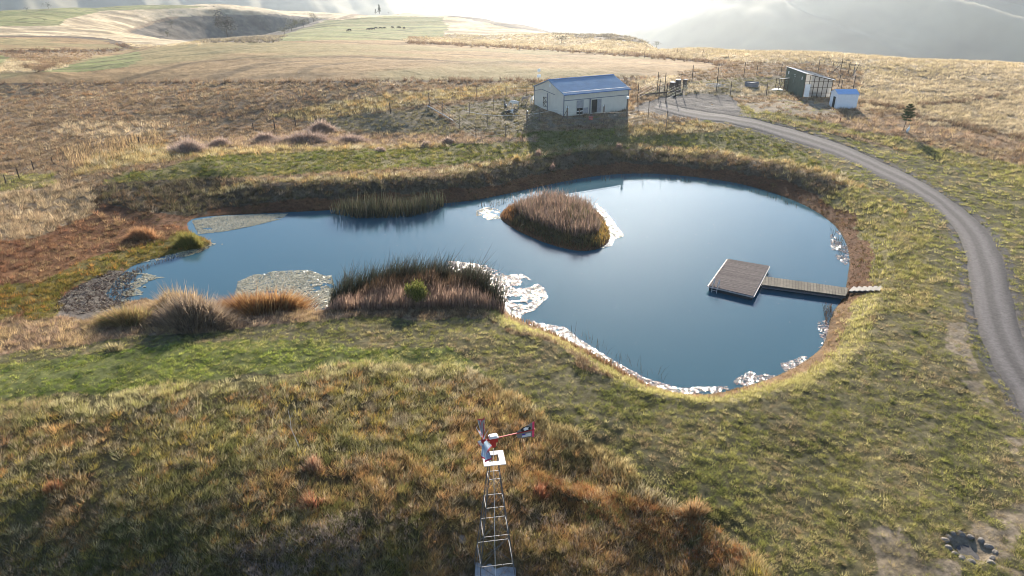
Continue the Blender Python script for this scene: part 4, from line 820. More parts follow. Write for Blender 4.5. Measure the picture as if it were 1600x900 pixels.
tree('small_tree', 877, 67, 3.6, 5.4, 'grey green bush on the pale hill behind the barn', OL, False, 600)
tree('small_tree', 1026, 73, 1.9, 3.0, 'small bush at the right foot of the pale hill', OL, False, 300)
tree('small_tree', 70, 33, 1.5, 2.2, 'dot of a bush on the far left green field', DK, False, 150)
tree('small_tree', 622, 24, 1.4, 2.2, 'low dark bush on the skyline further right of the conifers', DK, False, 150)

# young pine beside the road
p = hit(1411, 204); t = thing('pine_tree', 'young pine with flat layered crown standing alone beside the track', 'tree', p)
mb = MB(); mb.tube((0,0,-.2), (.1,0,1.1), .06, .045, 8); mb.tube((.1,0,1.1), (.25,.05,3.3), .045, .015, 8)
tiers = [(1.45,.75,7),(1.8,.85,8),(2.15,.95,9),(2.5,.85,9),(2.85,.7,8),(3.2,.45,7),(3.5,.2,5)]
BB = []; BL = []
for z_, r_, k_ in tiers:
    for i in range(k_):
        a = i*6.283/k_+random.random()*.6; r2 = r_*random.uniform(.65, 1.1); e = (.2+math.cos(a)*r2, math.sin(a)*r2, z_+random.uniform(.0, .18)); mb.tube((.2,0,z_-.1), e, .016, .006, 5)
        m_ = 90 if z_ > 1.6 else 34
        for s_ in range(m_): f_ = random.uniform(.35, 1.05); BB.append(((1-f_)*.2+f_*e[0]+random.gauss(0,.05), f_*e[1]+random.gauss(0,.05), (z_-.1)*(1-f_)+e[2]*f_+random.gauss(0,.03)))
mb.build('trunk', M_bark, t); BB = np.array(BB); n = len(BB)
V, Fc, cc = blades(BB, rng.uniform(.03, .16, n), np.full(n, .075), rng.normal(0, .1, (n, 2)), np.array([(.05,.075,.035),(.07,.10,.045),(.035,.05,.025)])[rng.integers(0,3,n)], 1)
link_mesh('crown', raw_mesh('crown', V, Fc, cc, smoothf=False), M_leaf, t)

# ------------------------------------------------------------------ materials for built things
M_wood = new_mat('weathered_wood', (.17,.13,.10), .9, var=.35, scale=8, bump=.4)
M_dkwood = new_mat('dark_wood', (.07,.05,.04), .9, var=.3, scale=8)
M_wall = ribbed(new_mat('cream_sheet_wall', (.62,.58,.50), .55, var=.05, scale=1.2), 6, 0)
M_roof = ribbed(new_mat('blue_metal_roof', (.25,.33,.43), .9, metal=.0, var=.07, scale=.8, spec=0), 4, 0, .5, .02)
M_trim = new_mat('dark_trim', (.16,.17,.20), .6, var=.1)
M_blue = new_mat('blue_trim', (.12,.20,.38), .9, var=.08, spec=0)
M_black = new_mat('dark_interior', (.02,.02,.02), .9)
M_white = new_mat('white_paint', (.78,.78,.76), .6, var=.06)
M_galv = new_mat('galvanised_steel', (.15,.15,.148), .5, metal=.3, var=.15, scale=9)
M_red = new_mat('red_paint', (.42,.02,.02), .45, var=.2, scale=14)
M_conc = new_mat('concrete', (.36,.36,.36), .9, var=.15, scale=5, bump=.3)
M_grey = new_mat('grey_panel', (.32,.31,.31), .7)

def frame(o, x, y): # empty's local frame from axes
    return math.atan2(x.y, x.x)
# ---- barn
g0 = 4.45
barn = thing('barn', 'long cream metal barn with blue ribbed roof standing in its fenced yard', 'barn', (bA.x, bA.y, g0), frame(0, bx, by))
L, W = bL, bW
def hgt(u, v, py): q = bA+bx*u+by*v; q.z = g0; return top_height(q, py)
He = (hgt(0,0,147.8)+hgt(L,0,139.1))/2; Hr = (hgt(0,W/2,126.1)+hgt(L,W/2,117.6))/2
print('barn heights', He, Hr)
mb = MB(); mb.prism([(0,0,-.6),(0,W,-.6),(0,W,He),(0,W/2,Hr),(0,0,He)], (L,0,0)); mb.build('wall', M_wall, barn)
sl = (Hr-He)/(W/2); ov = .25
rf = MB()
rf.prism([(-.2,-ov,He-ov*sl+.03),(-.2,-ov,He-ov*sl+.13),(-.2,W/2,Hr+.13),(-.2,W/2,Hr+.03)], (L+.4,0,0))
rf.prism([(-.2,W+ov,He-ov*sl+.03),(-.2,W/2,Hr+.03),(-.2,W/2,Hr+.13),(-.2,W+ov,He-ov*sl+.13)], (L+.4,0,0))
roof = rf.build('roof', M_roof, barn)
mb = MB(); mb.bar((-.21,W/2,Hr+.15), (L+.21,W/2,Hr+.15), .3, .06); mb.build('ridge_cap', M_blue, roof)
mb = MB(); mb.bar((-.22,-.1,He+.24-.1*sl+.35*sl), (L+.22,-.1,He+.24-.1*sl+.35*sl), .05, .05, up=(0,1,0)); mb.build('snow_rail', M_trim, roof)
mb = MB(); mb.box((L/2,-ov-.05,He-ov*sl+.06), (L+.44,.1,.13)); mb.build('gutter', M_blue, roof)
for a_ in (0, L):
    mb = MB(); s_ = -.03 if a_ == 0 else .03
    mb.bar((a_+s_,-.01,-.3), (a_+s_,-.01,He), .14, .08); mb.build('corner_trim', M_trim, barn)
mb = MB(); mb.bar((-.03,W,-.3), (-.03,W,He), .12, .08); mb.build('corner_trim', M_trim, barn)
mb = MB(); mb.bar((0,-.06,He*.72), (L,-.06,He*.72), .08, .1); mb.build('door_track', M_trim, barn)
def front(x0, x1, z0, z1, name, mat, out=.05, thick=.05, parent=None, lab=None):
    mb = MB(); mb.box(((x0+x1)/2, -out, (z0+z1)/2), (x1-x0, thick, z1-z0)); o = mb.build(name, mat, parent or barn)
    if lab: o['label'] = lab
    return o
z7 = He*.70
front(.03, L*.235, .12, z7, 'sliding_door', M_wall, .05)
front(L*.415, L*.955, .12, z7, 'sliding_door', M_wall, .055)
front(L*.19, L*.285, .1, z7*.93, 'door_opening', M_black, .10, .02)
front(L*.185, L*.29, z7*.46, z7*.97, 'window', M_grey, .13, .03)
front(L*.19, L*.285, z7*.22, z7*.27, 'rail', M_white, .15, .03)
front(L*.28, L*.36, .1, z7*.45, 'half_door', M_grey, .16, .05)
front(L*.385, L*.40, 0, z7, 'door_post', M_trim, .12, .06)
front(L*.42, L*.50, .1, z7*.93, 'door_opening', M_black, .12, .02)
front(L*.50, L*.565, .15, z7*.95, 'door_leaf', M_grey, .16, .06)
def gable(y0, y1, z0, z1, name, mat, out=.05):
    mb = MB(); mb.box((-out, (y0+y1)/2, (z0+z1)/2), (.05, y1-y0, z1-z0)); return mb.build(name, mat, barn)
gable(W*.48, W*.985, .1, He*.80, 'sliding_door', M_wall, .05)
mb = MB(); mb.bar((-.08,W*.98,He*.80), (-.08,W*.74,He*.97), .07, .06); mb.bar((-.08,W*.74,He*.97), (-.08,W*.28,He*.88), .07, .06); mb.build('door_track', M_trim, barn)
gable(W*.515, W*.535, .1, He*.86, 'door_edge', M_trim, .10)
gable(W*.44, W*.48, Hr*.80, Hr*.91, 'vent', M_white, .04)
mb = MB()
for zc in (He*.52, He*.28):
    for a_, b_ in (((W*.55,zc+.35),(W*.66,zc+.35)),((W*.66,zc+.35),(W*.66,zc-.3)),((W*.66,zc-.3),(W*.55,zc-.3)),((W*.55,zc-.3),(W*.66,zc+.35))):
        mb.bar((-.13,a_[0],a_[1]), (-.13,b_[0],b_[1]), .07, .04)
mb.build('hay_rack', M_dkwood, barn)
# ---- pole with two panels behind the barn
q = barn.matrix_basis @ Vector((L*.16, W+2.0, 0)); p = Vector((q.x, q.y, ground(q.x, q.y)))
top = CAMZ + p.y*((-SP+(450-107)/F*CP)/(CP+(450-107)/F*SP)) - p.z
t = thing('weather_mast', 'thin mast with two pale panels rising behind the barn roof', 'mast', p)
mb = MB(); mb.tube((0,0,-.3), (0,0,top), .04, .03, 6); mb.build('pole', M_galv, t)
for z_, w_ in ((top-.25,.45),(top-1.15,.6)):
    mb = MB(); mb.box((0,-.08,z_), (w_,.06,.42)); mb.box((.1,-.12,z_+.1), (w_*.5,.05,.3)); mb.build('panel', M_white, t)

# ---- greenhouse
M_gwall = new_mat('green_siding', (.075,.10,.07), .8, var=.12, scale=2)
def glass_mat():
    m = bpy.data.materials.new('milky_glazing'); m.use_nodes = True; n = m.node_tree.nodes; l = m.node_tree.links; b = n['Principled BSDF']
    b.inputs['Base Color'].default_value = (.75,.74,.70,1); b.inputs['Roughness'].default_value = .35
    tr = n.new('ShaderNodeBsdfTranslucent'); tr.inputs[0].default_value = (.85,.82,.76,1); tp = n.new('ShaderNodeBsdfTransparent')
    a = n.new('ShaderNodeMixShader'); a.inputs[0].default_value = .6; l.new(b.outputs[0], a.inputs[1]); l.new(tr.outputs[0], a.inputs[2])
    c = n.new('ShaderNodeMixShader'); c.inputs[0].default_value = .45; l.new(a.outputs[0], c.inputs[1]); l.new(tp.outputs[0], c.inputs[2]); l.new(c.outputs[0], n['Material Output'].inputs['Surface'])
    return m
M_glaz = glass_mat()
gh = thing('greenhouse', 'lean-to greenhouse with dark green side wall and glazed front', 'greenhouse', (gA.x, gA.y, 4.45), frame(0, gx, gy))
L, W = gL, gW
Ht = top_height(Vector((gA.x,gA.y,4.45)), 115.4); Hs = top_height(Vector((gB.x,gB.y,4.45)), 125.2)
print('gh', L, W, Ht, Hs)
mb = MB(); mb.box((-.04, W/2, Ht/2-.2), (.12, W, Ht+.4)); gw = mb.build('side_wall', M_gwall, gh)
mb = MB(); mb.box((L/2, W-.05, Hs/2), (L-.14, .06, Hs)); mb.build('back_wall', M_glaz, gh)
mb = MB(); mb.box((L-.05, W/2, Hs/2), (.05, W-.2, Hs-.1)); mb.build('end_glazing', M_glaz, gh)
mb = MB(); mb.prism([(.1,.06,0.1),(L-.1,.06,0.1),(L-.1,.06,Hs-.08),(.1,.06,Ht-.15)], (0,.03,0)); mb.build('front_glazing', M_glaz, gh)
mb = MB(); sl = (Hs-Ht)/L
NC = 6
for i in range(NC+1):
    x = .05+(L-.1)*i/NC; mb.bar((x,0,0), (x,0,Ht+sl*x-.03), .09, .09, up=(0,1,0))
for z_ in (Hs*.26, Hs*.58, Hs*.93): mb.bar((.05,-.01,z_), (L-.05,-.01,z_), .07, .05)
mb.bar((0,0,Ht-.04), (L,0,Hs-.04), .12, .1)
for y_ in (W*.33, W*.66, W-.02): mb.bar((0,y_,Ht-.05), (L,y_,Hs-.05), .08, .08); mb.bar((L-.03,y_,0), (L-.03,y_,Hs-.03), .09, .09, up=(0,1,0))
mb.bar((L-.03,-.02,Hs-.05), (L-.03,W,Hs-.05), .08); mb.bar((.02,-.02,Ht-.06), (.02,W,Ht-.06), .08); mb.bar((L-.03,-.02,.08), (L-.03,W,.08), .08)
mb.build('frame', M_dkwood, gh)
mb = MB(); mb.prism([(-.25,-.3,Ht+.06-.25*sl),(L+.25,-.3,Hs+.06+.25*sl),(L+.25,-.3,Hs+.09+.25*sl),(-.25,-.3,Ht+.09-.25*sl)], (0,W+.6,0)); rf = mb.build('roof', new_mat('sunlit_white_panel', (.82,.80,.78), .3, var=.08), gh)  # roof glazing coloured white to put the sunlight on it into the paint
mb = MB()
for i in range(9): y_ = -.28+(W+.56)*i/8; mb.bar((-.24,y_,Ht+.12), (L+.24,y_,Hs+.12), .05, .05)
mb.build('roof_ribs', M_galv, rf)
mb = MB(); mb.box((.62,-.08,1.15), (.85,.05,2.1)); dr = mb.build('door', M_white, gh)
mb = MB(); mb.box((.95,-.13,1.1), (.04,.05,.12)); mb.build('handle', M_trim, dr)
mb = MB(); mb.box((-.13,W*.12,Ht*.78), (.04,.28,.5)); mb.build('vent', M_white, gh)
M_fw = new_mat('faded_white_paint', (.4,.42,.38), .8)
for y_, z0_, w_ in ((W*.52,.82,.9),(W*.5,.75,.7)):
    mb = MB(); mb.box((-.115, y_, Ht*z0_), (.012, w_, .09)); mb.build('painted_mark', M_fw, gh)
mb = MB(); mb.bar((-.115, W*.52-.1, Ht*.67), (-.115, W*.52+.14, Ht*.44), .012, .09, up=(1,0,0)); mb.build('painted_mark', M_fw, gh)
mb = MB(); mb.box((-.115, W*.85, Ht*.8), (.05,.35,.5)); mb.build('vent', M_white, gh)
mb = MB(); mb.box((1.9,.8,.5), (1.2,.5,.9)); mb.box((3.0,1.0,.45), (.9,.6,.8)); mb.build('bench', M_wood, gh)
# side run with pale roof board at the green wall
q = gA-gx*1.0+gy*(W*.8)
run = thing('animal_run', 'small slatted lean-to run against the back of the green wall', 'pen', (q.x, q.y, ground(q.x, q.y)), frame(0, gx, gy))
mb = MB()
for x in (-.9,0,.7):
    for y in (-.6,1.0): mb.bar((x,y,0), (x,y,2.0+.1*x), .08, .08, up=(0,1,0))
for z_ in (.6,1.2,1.95): mb.bar((-.93,-.6,z_), (.73,-.6,z_), .05); mb.bar((-.9,-.63,z_), (-.9,1.03,z_), .05)
for z_ in (.3,1.9): mb.bar((-.93,1,z_), (.73,1,z_), .05); mb.bar((.7,-.6,z_), (.7,1,z_), .05); mb.bar((0,-.6,z_), (0,1,z_), .05)
mb.build('frame', M_dkwood, run)
mb = MB(); mb.bar((-.95,-.62,2.02), (.75,-.62,2.18), .12, .05); mb.build('top_board', M_white, run)
mb = MB(); mb.box((-1.1,-.2,.12), (1.9,1.5,.12)); mb.build('floor_board', M_white, run)

# ---- white shed
shed = thing('shed', 'small white metal shed with sky-tinted white gable roof beside the greenhouse', 'shed', (sA.x, sA.y, 4.4), frame(0, sx_, sy_))
L, W = sL, sW; He = top_height(Vector((sA.x,sA.y,4.4)), 147.4); qq = sA+sy_*W/2; Hr = top_height(Vector((qq.x,qq.y,4.4)), 139.8)
print('shed', L, He, Hr)
M_sw = ribbed(new_mat('white_sheet_wall', (.76,.77,.80), .5, var=.04), 9, 0); M_sr = ribbed(new_mat('sky_tinted_roof', (.42,.57,.80), .9, var=.05, spec=0), 9, 0)  # white roof given a blue base colour to paint in sky reflection
mb = MB(); mb.prism([(0,0,-.3),(0,W,-.3),(0,W,He),(0,W/2,Hr),(0,0,He)], (L,0,0)); mb.build('wall', M_sw, shed)
sl = (Hr-He)/(W/2); mb = MB()
mb.prism([(-.08,-.08,He-.08*sl+.02),(-.08,-.08,He-.08*sl+.07),(-.08,W/2,Hr+.07),(-.08,W/2,Hr+.02)], (L+.16,0,0)); mb.prism([(-.08,W+.08,He-.08*sl+.02),(-.08,W/2,Hr+.02),(-.08,W/2,Hr+.07),(-.08,W+.08,He-.08*sl+.07)], (L+.16,0,0)); mb.build('roof', M_sr, shed)
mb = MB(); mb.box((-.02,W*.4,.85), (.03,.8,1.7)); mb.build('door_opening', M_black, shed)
mb = MB(); mb.box((-.05,W*.4+.62,.85), (.03,.42,1.7)); mb.build('door', M_sw, shed)

# ------------------------------------------------------------------ fences
M_wire = new_mat('fence_wire', (.30,.28,.25), .6, metal=.3)
def fence(name, label, runs, hts=None, r=.055, wires=(.35,.8,1.2,1.6,1.95), wr=.007, mat=None, caps=()):
    p0 = hit(*runs[0][0][:2]); t = thing(name, label, 'fence', p0)
    for run_ in runs:
        P3 = []
        for q in run_:
            b = hit(q[0], q[1]); h = top_height(b, q[2]); h = max(.7, min(h, 3.0)); P3.append((b-p0, h))
        for i, (b, h) in enumerate(P3):
            mb = MB(); dx, dy = random.uniform(-.05,.05), random.uniform(-.05,.05); mb.tube(b-Vector((0,0,.35)), b+Vector((dx,dy,h)), r*random.uniform(.85,1.2), r*.8, 7); mb.build('post', mat or M_wood, t)
        if wires and len(P3) > 1:
            mb = MB()
            for (a, ha), (b, hb) in zip(P3[:-1], P3[1:]):
                for w_ in wires:
                    m_ = min(ha, hb)
                    if w_ < m_+.1: mb.bar(a+Vector((0,0,min(w_,ha))), b+Vector((0,0,min(w_,hb))), wr*2)
            if len(mb.bm.verts): mb.build('wire', M_wire, t)
            else: mb.bm.free()
    return t
fence('yard_fence', 'tall wire fence of thin posts round the goat yard left of the barn', [
 [(671,167,145),(708,158,143),(745,157,136),(791,150,132),(823,150,131),(840,147,128)],
 [(671,167,145),(692,181,158),(702,190,168),(718,201,179),(744,219,196),(790,215,192),(823,202,172),(843,190,167),(886,196,165),(943,196,163),(978,196,152),(1012,190,157),(1040,206,163)],
 [(734,179,160),(771,174,155),(811,169,151)], [(762,197,174)], [(804,180,167)], [(905,182,170)]], wires=(.5,1.0,1.5,1.9))
fence('garden_fence', 'tall wire fence of dark posts round the garden beds by the greenhouse', [
 [(996,158,126),(1027,141,105),(1081,127,102),(1121,124,100),(1162,120,97),(1220,116,100),(1278,113,92),(1313,112,90)],
 [(1040,160,118),(1055,152,128),(1066,148,122),(1119,144,118),(1141,148,127),(1197,151,130)],
 [(1310,135,117),(1333,139,118),(1333,117,100)], [(1325,116,97)], [(1038,142,112),(1030,148,124)], [(1182,117,102)], [(1314,140,125)], [(1301,106,97)]], r=.07, wires=(.5,1.0,1.5,1.9), mat=M_dkwood)
fence('pasture_fence', 'short dark wooden posts running along the brown field behind the far berm', [
 [(218,228,214),(396,203,192),(430,203,188),(462,198,183),(493,192,181),(610,177,161),(671,166,152)]], r=.10, wires=(.5,1.0), mat=M_dkwood)
fence('pasture_fence', 'line of faint wire fence posts beside the pale track at the far left', [[(10,288,273),(31,281,262),(53,265,250),(82,255,245)]], r=.07, wires=(.4,.8), mat=M_dkwood)
fence('ridge_fence', 'thin wire fence on the pale plateau skyline behind the stubble field', [
 [(812,79,70),(895,84,76),(975,88,80),(1007,90,74),(1058,84,75),(1098,88,78),(1138,92,84),(1217,93,88)]], r=.06, wires=(.5,1.0), mat=M_dkwood)
# braces and caps on yard fence posts
def post_at(px, py, ptop, name='fence_post', label='', r=.09, cap=None, mat=None):
    b = hit(px, py); h = top_height(b, ptop); t = thing(name, label, 'post', b)
    mb = MB(); mb.tube((0,0,-.3), (0,0,h), r, r*.85, 8); mb.build('shaft', mat or M_wood, t)
    if cap: mb = MB(); mb.tube((0,0,h+.002), (0,0,h+cap), r*1.7, r*1.2, 10); mb.build('cap', M_white, t)
    return t
post_at(979, 182, 154, label='stout post with bright white cap at the barn\'s right corner', r=.14, cap=.32)
post_at(886, 186, 168, label='leaning yard post with white cap in front of the barn\'s left corner', r=.12, cap=.16)
post_at(943, 178, 166, label='short post with white cap before the middle of the barn wall', r=.10, cap=.14)
post_at(824, 190, 174, label='white capped post in the grass left of the barn', r=.09, cap=.14)
mbp = hit(1297,116); q = hit(1313,112)
t = thing('brace_pole', 'slanting brace pole propped against the tall post behind the greenhouse', 'pole', mbp)
mb = MB(); mb.tube((0,0,0), (q-mbp)+Vector((-.12,0,1.4)), .07, .06, 7); mb.build('shaft', M_dkwood, t)
b0 = hit(1332,118); t = thing('dead_branch', 'dark forked stump leaning right behind the shed', 'branch', b0)
mb = MB(); mb.tube((0,0,-.2), (.9,0,2.1), .1, .05, 7); mb.tube((.25,0,.6), (.2,.3,1.9), .07, .03, 7); mb.build('limbs', M_dkwood, t)
b0 = hit(876,190); t = thing('brace_pole', 'short pole propped at a slant against the left yard post', 'pole', b0)
b1 = hit(1041,143)
# dead pale branch on slope
b0 = hit(468, 698); t = thing('dead_branch', 'thin pale dead branch sticking up on the near slope', 'branch', b0)
M_pale = new_mat('bleached_wood', (.55,.52,.48), .8, var=.15, scale=20)
hB = top_height(b0, 640)
pt = [Vector((0,0,-.1)), Vector((-.16,0,hB*.25)), Vector((-.30,0,hB*.5)), Vector((-.27,.0,hB*.75)), Vector((-.30,0,hB))]
mb = MB()
for i in range(4): mb.tube(pt[i], pt[i+1], .026-.004*i, .022-.004*i, 7)
mb.tube(pt[3], (-.02,.05,hB*.95), .009, .004, 5); mb.tube(pt[2], (-.45,.0,hB*.62), .008, .004, 5); mb.build('stem', M_pale, t)
t2 = bpy.data.objects[bpy.data.objects.find('brace_pole.001')]; mb = MB(); mb.tube((0,0,0), (.9,.3,1.6), .06, .05, 7); mb.build('shaft', M_wood, t2)

# garden items
def px_thing(name, px, py, label, cat, rz=0, group=None): return thing(name, label, cat, hit(px, py), rz, group)
for i, (a_, b_, s_, lb) in enumerate([(1050,140,1.0,'nearest dark bin of the row beside the garden fence'),(1059,136,1.0,'middle dark bin of the row beside the garden fence'),(1070,133,.8,'farthest and smallest dark bin beside the garden fence')]):
    t = px_thing('compost_bin', a_, b_, lb, 'bin', group='dark bins by the garden fence')
    mb = MB(); mb.tube((0,0,-.1), (0,0,1.2*s_), .5*s_, .46*s_, 14); mb.build('body', M_grey2 if 'M_grey2' in globals() else M_dkwood, t); mb = MB(); mb.tube((0,0,1.2*s_+.002), (0,0,1.28*s_), .52*s_, .44*s_, 14); mb.build('lid', M_grey, t)
t = px_thing('stock_tank', 1174, 135, 'dark oval tank sunk among the garden beds', 'tank')
mb = MB(); g = bmesh.ops.create_cone(mb.bm, cap_ends=False, segments=24, radius1=1.0, radius2=1.05, depth=.8, matrix=Matrix.Translation((0,0,.35)) @ Matrix.Diagonal((1.2,.9,1,1))); bmesh.ops.create_circle(mb.bm, cap_ends=True, segments=24, radius=1.0, matrix=Matrix.Translation((0,0,.6)) @ Matrix.Diagonal((1.2,.9,1,1))); mb.build('body', M_trim, t)
def pile(px, py, label, n, w, h, mat, ln):
    t = px_thing('brush_pile', px, py, label, 'pile'); mb = MB()
    for k in range(n):
        a = random.random()*3.14; c = Vector((random.gauss(0,w*.3), random.gauss(0,w*.25), abs(random.gauss(0,h*.35))+.05)); d = Vector((math.cos(a), math.sin(a), random.uniform(-.25,.25)))*ln*random.uniform(.5,1); mb.tube(c-d/2, c+d/2, .05, .03, 6)
    mb.build('sticks', mat, t)
pile(1118, 136, 'pale heap of sticks in the middle of the garden', 60, 2.2, .7, M_pale, 1.6)
# low log rail
t = px_thing('log_rail', 1030, 150, 'low dark log rail lying on blocks along the track head', 'rail')
e_ = hit(1062,145)-t.location; s0 = hit(1000,152)-t.location
mb = MB(); mb.tube(s0+Vector((0,0,.35)), e_+Vector((0,0,.35)), .13, .12, 8); mb.build('log', M_dkwood, t)
mb = MB()
for k in range(6): q = s0.lerp(e_, k/5); mb.box(q+Vector((0,0,.1)), (.25,.25,.4))
mb.build('blocks', M_wood, t)
t = px_thing('bucket', 923, 187, 'faded red bucket on the ground before the barn door', 'bucket')
mb = MB(); mb.tube((0,0,0), (0,0,.5), .28, .36, 14); mb.build('body', new_mat('faded_red', (.45,.13,.10), .6), t); mb = MB()
for k in range(10): a0, a1 = k*math.pi/10, (k+1)*math.pi/10; mb.tube((.37*math.cos(a0),0,.5+.25*math.sin(a0)), (.37*math.cos(a1),0,.5+.25*math.sin(a1)), .012, .012, 5)
mb.build('handle', M_galv, t)
# arched net over the yard
t = px_thing('yard_net', 740, 192, 'sagging white bird net strung low across the goat yard', 'net'); mb = MB(); o_ = t.location
A3, B3 = hit(722,186)+Vector((0,0,1.3)), hit(872,184)+Vector((0,0,1.3))
prev = None
for row in range(5):
    prev = None
    for k in range(25):
        f_ = k/24; q = A3.lerp(B3, f_); q.z -= 4*f_*(1-f_)*(.9-.1*row); q.y -= row*.5*math.sin(f_*3.1)
        if prev is not None: mb.bar(prev-o_, q-o_, .010)
        prev = q
mb.build('mesh', M_white, t)
# young tree stake and white bag by the pine
t = px_thing('marker_stake', 1418, 207, 'thin stake with a white bag tied at its foot beside the young pine', 'stake')
mb = MB(); mb.tube((0,0,-.2), (0,0,1.9), .03, .025, 6); mb.build('stake', M_wood, t); mb = MB(); mb.ball((-.05,0,.35), (.35,.3,.9), Matrix.Rotation(.25,3,'Y'), 2, .03); mb.ball((.06,0,.8), (.16,.14,.4), None, 1, .01); mb.build('bag', M_white, t, True)
# chicken-like stub in the greenhouse shadow is a rusty iron stake
t = px_thing('iron_stub', 1312, 192, 'short rusty stub standing where the greenhouse shadow ends', 'stake'); mb = MB(); mb.tube((0,0,-.1), (0,0,.75), .1, .07, 7); mb.box((0,0,.7),(.3,.08,.1)); mb.build('shaft', new_mat('rust', (.20,.08,.05), .9), t)
# long drain pipe / board at the yard
t = px_thing('fallen_rail', 700, 186, 'pale rail lying down the bank at the corner of the goat yard', 'rail'); a0 = hit(668,167)-t.location; a1 = hit(708,190)-t.location; mb = MB(); mb.tube(a0+Vector((0,0,.2)), a1+Vector((0,0,.2)), .09, .08, 7); mb.build('pole', M_pale, t)

# ------------------------------------------------------------------ animals
def skin_body(name, verts, edges, radii, mat, parent, sub=2):
    me = bpy.data.meshes.new(name); me.from_pydata([tuple(v) for v in verts], edges, []); o = bpy.data.objects.new(name, me); col.objects.link(o)
    md = o.modifiers.new('s', 'SKIN'); md.use_smooth_shade = True; me.skin_vertices[0].data[0].use_root = True
    for i, r in enumerate(radii): me.skin_vertices[0].data[i].radius = r if isinstance(r, tuple) else (r, r)
    o.modifiers.new('u', 'SUBSURF').levels = sub; o.modifiers['u'].render_levels = sub
    dg = bpy.context.evaluated_depsgraph_get(); dg.update(); me2 = bpy.data.meshes.new_from_object(o.evaluated_get(dg)); bpy.data.objects.remove(o)
    for p_ in me2.polygons: p_.use_smooth = True
    return link_mesh(name, me2, mat, parent)
def patch_mat(name, c0, c1, scale, thr):
    m = new_mat(name, c0, .85, var=0, scale=scale, dirt=c1); r = [n for n in m.node_tree.nodes if n.type == 'MAP_RANGE'][0]; r.inputs[1].default_value = thr; r.inputs[2].default_value = thr+.03; return m
def quadruped(name, loc, rz, s, mat, label, cat, graze=False, lying=False, horns=True, group=None):
    t = thing(name, label, cat, loc, rz, group)
    h = .62 if not lying else .26
    v = [(0,0,h+.02),(.32,0,h+.05),(.52,0,h+.14),(.66,0,h+.30),(.80,0,h+.30),(.94,0,h+.20), (-.32,0,h+.04),(-.42,0,h)]
    if graze: v[3:6] = [(.68,0,h-.02),(.78,0,h-.26),(.84,0,h-.42)]
    r = [(.19,.20),(.18,.21),(.13,.15),.085,.085,.045,(.17,.18),(.13,.14)]
    e = [(0,1),(1,2),(2,3),(3,4),(4,5),(0,6),(6,7)]
    for sgn in (-1, 1):
        for x, hk, at_ in ((.34,0,1),(-.40,1,6)):
            b = len(v)
            if lying: v += [(x,sgn*.14,h-.06),(x+.16,sgn*.18,.08),(x+.02 if hk else x+.34,sgn*.18,.05)]; r += [.09,.05,.035]; e += [(at_,b),(b,b+1),(b+1,b+2)]
            elif hk: v += [(x,sgn*.11,h-.14),(x+.06,sgn*.11,h-.30),(x-.06,sgn*.11,.24),(x-.02,sgn*.11,.02)]; r += [.10,.065,.032,.035]; e += [(at_,b),(b,b+1),(b+1,b+2),(b+2,b+3)]
            else: v += [(x,sgn*.10,h-.18),(x+.01,sgn*.10,.28),(x,sgn*.10,.02)]; r += [.075,.036,.033]; e += [(at_,b),(b,b+1),(b+1,b+2)]
    b = len(v); v += [(-.50,0,h+.10),(-.56,0,h+.02)]; r += [.03,.02]; e += [(7,b),(b,b+1)]
    v = [Vector(q)*s for q in v]; r = [(q[0]*s, q[1]*s) if isinstance(q, tuple) else q*s for q in r]
    body = skin_body('body', v, e, r, mat, t, 2)
    hd = v[4]; mb = MB()
    for sgn in (-1, 1): mb.ball(hd+Vector((-.03*s,sgn*.11*s,.02*s)), (.05*s,.13*s,.06*s), Matrix.Rotation(sgn*-.3,3,'X'), 1)
    mb.build('ears', mat, t, True)
    if horns:
        mb = MB()
        for sgn in (-1, 1): mb.tube(hd+Vector((-.02*s,sgn*.04*s,.06*s)), hd+Vector((-.14*s,sgn*.06*s,.22*s)), .018*s, .006*s, 6)
        mb.build('horns', M_grey, t)
    return t
M_gw = new_mat('white_goat_hair', (.75,.72,.66), .9); M_gb = patch_mat('black_white_hair', (.03,.03,.03), (.75,.73,.68), 1.6, .5); M_gbr = new_mat('grey_brown_hair', (.30,.25,.22), .9)
quadruped('goat', hit(790,171), R(100), 1.15, M_gb, 'black and white goat standing in the middle of the yard', 'goat', group='goats in the yard')
quadruped('goat', hit(805,168), R(185), 1.3, M_gw, 'white goat grazing just right of the black and white one', 'goat', graze=True, group='goats in the yard')
quadruped('goat', hit(795,178), R(10), 1.25, M_gb, 'black and white goat lying down in front of the others', 'goat', lying=True, group='goats in the yard')
quadruped('goat', hit(820,160), R(15), 1.1, M_gbr, 'greyish brown goat behind, near the barn\'s left corner', 'goat', group='goats in the yard')
quadruped('goat', hit(832,161), R(70), 1.15, M_gw, 'white goat closest to the barn\'s gable wall', 'goat', group='goats in the yard')
M_cow = new_mat('dark_cattle_hide', (.035,.028,.025), .8)
cows = [(544,50,.3),(547,49,3.0),(575,48,.2),(579,47,.5),(584,47,2.9),(587,46,.1),(595,46,3.3),(600,46,.4),(614,45,3.0),(622,45,.2),(625,45,2.7),(631,46,1.0)]
cow0 = quadruped('cow', hit(*cows[0][:2]), cows[0][2], 1.35, M_cow, 'leftmost of the dark cattle scattered over the hill field', 'cow', graze=True, horns=False, group='cattle on the hill field')
order = ['second','third','fourth','fifth','sixth','seventh','eighth','ninth','tenth','eleventh']
for i, (a_, b_, z_) in enumerate(cows[1:]):
    c_ = cow0.copy(); col.objects.link(c_); c_.location = hit(a_, b_); c_.rotation_euler = (0,0,z_)
    c_['label'] = (order[i]+' from the left of the dark cattle on the hill field') if i < 10 else 'rightmost and faintest of the dark cattle on the hill field'
    for ch in cow0.children: d_ = ch.copy(); col.objects.link(d_); d_.parent = c_

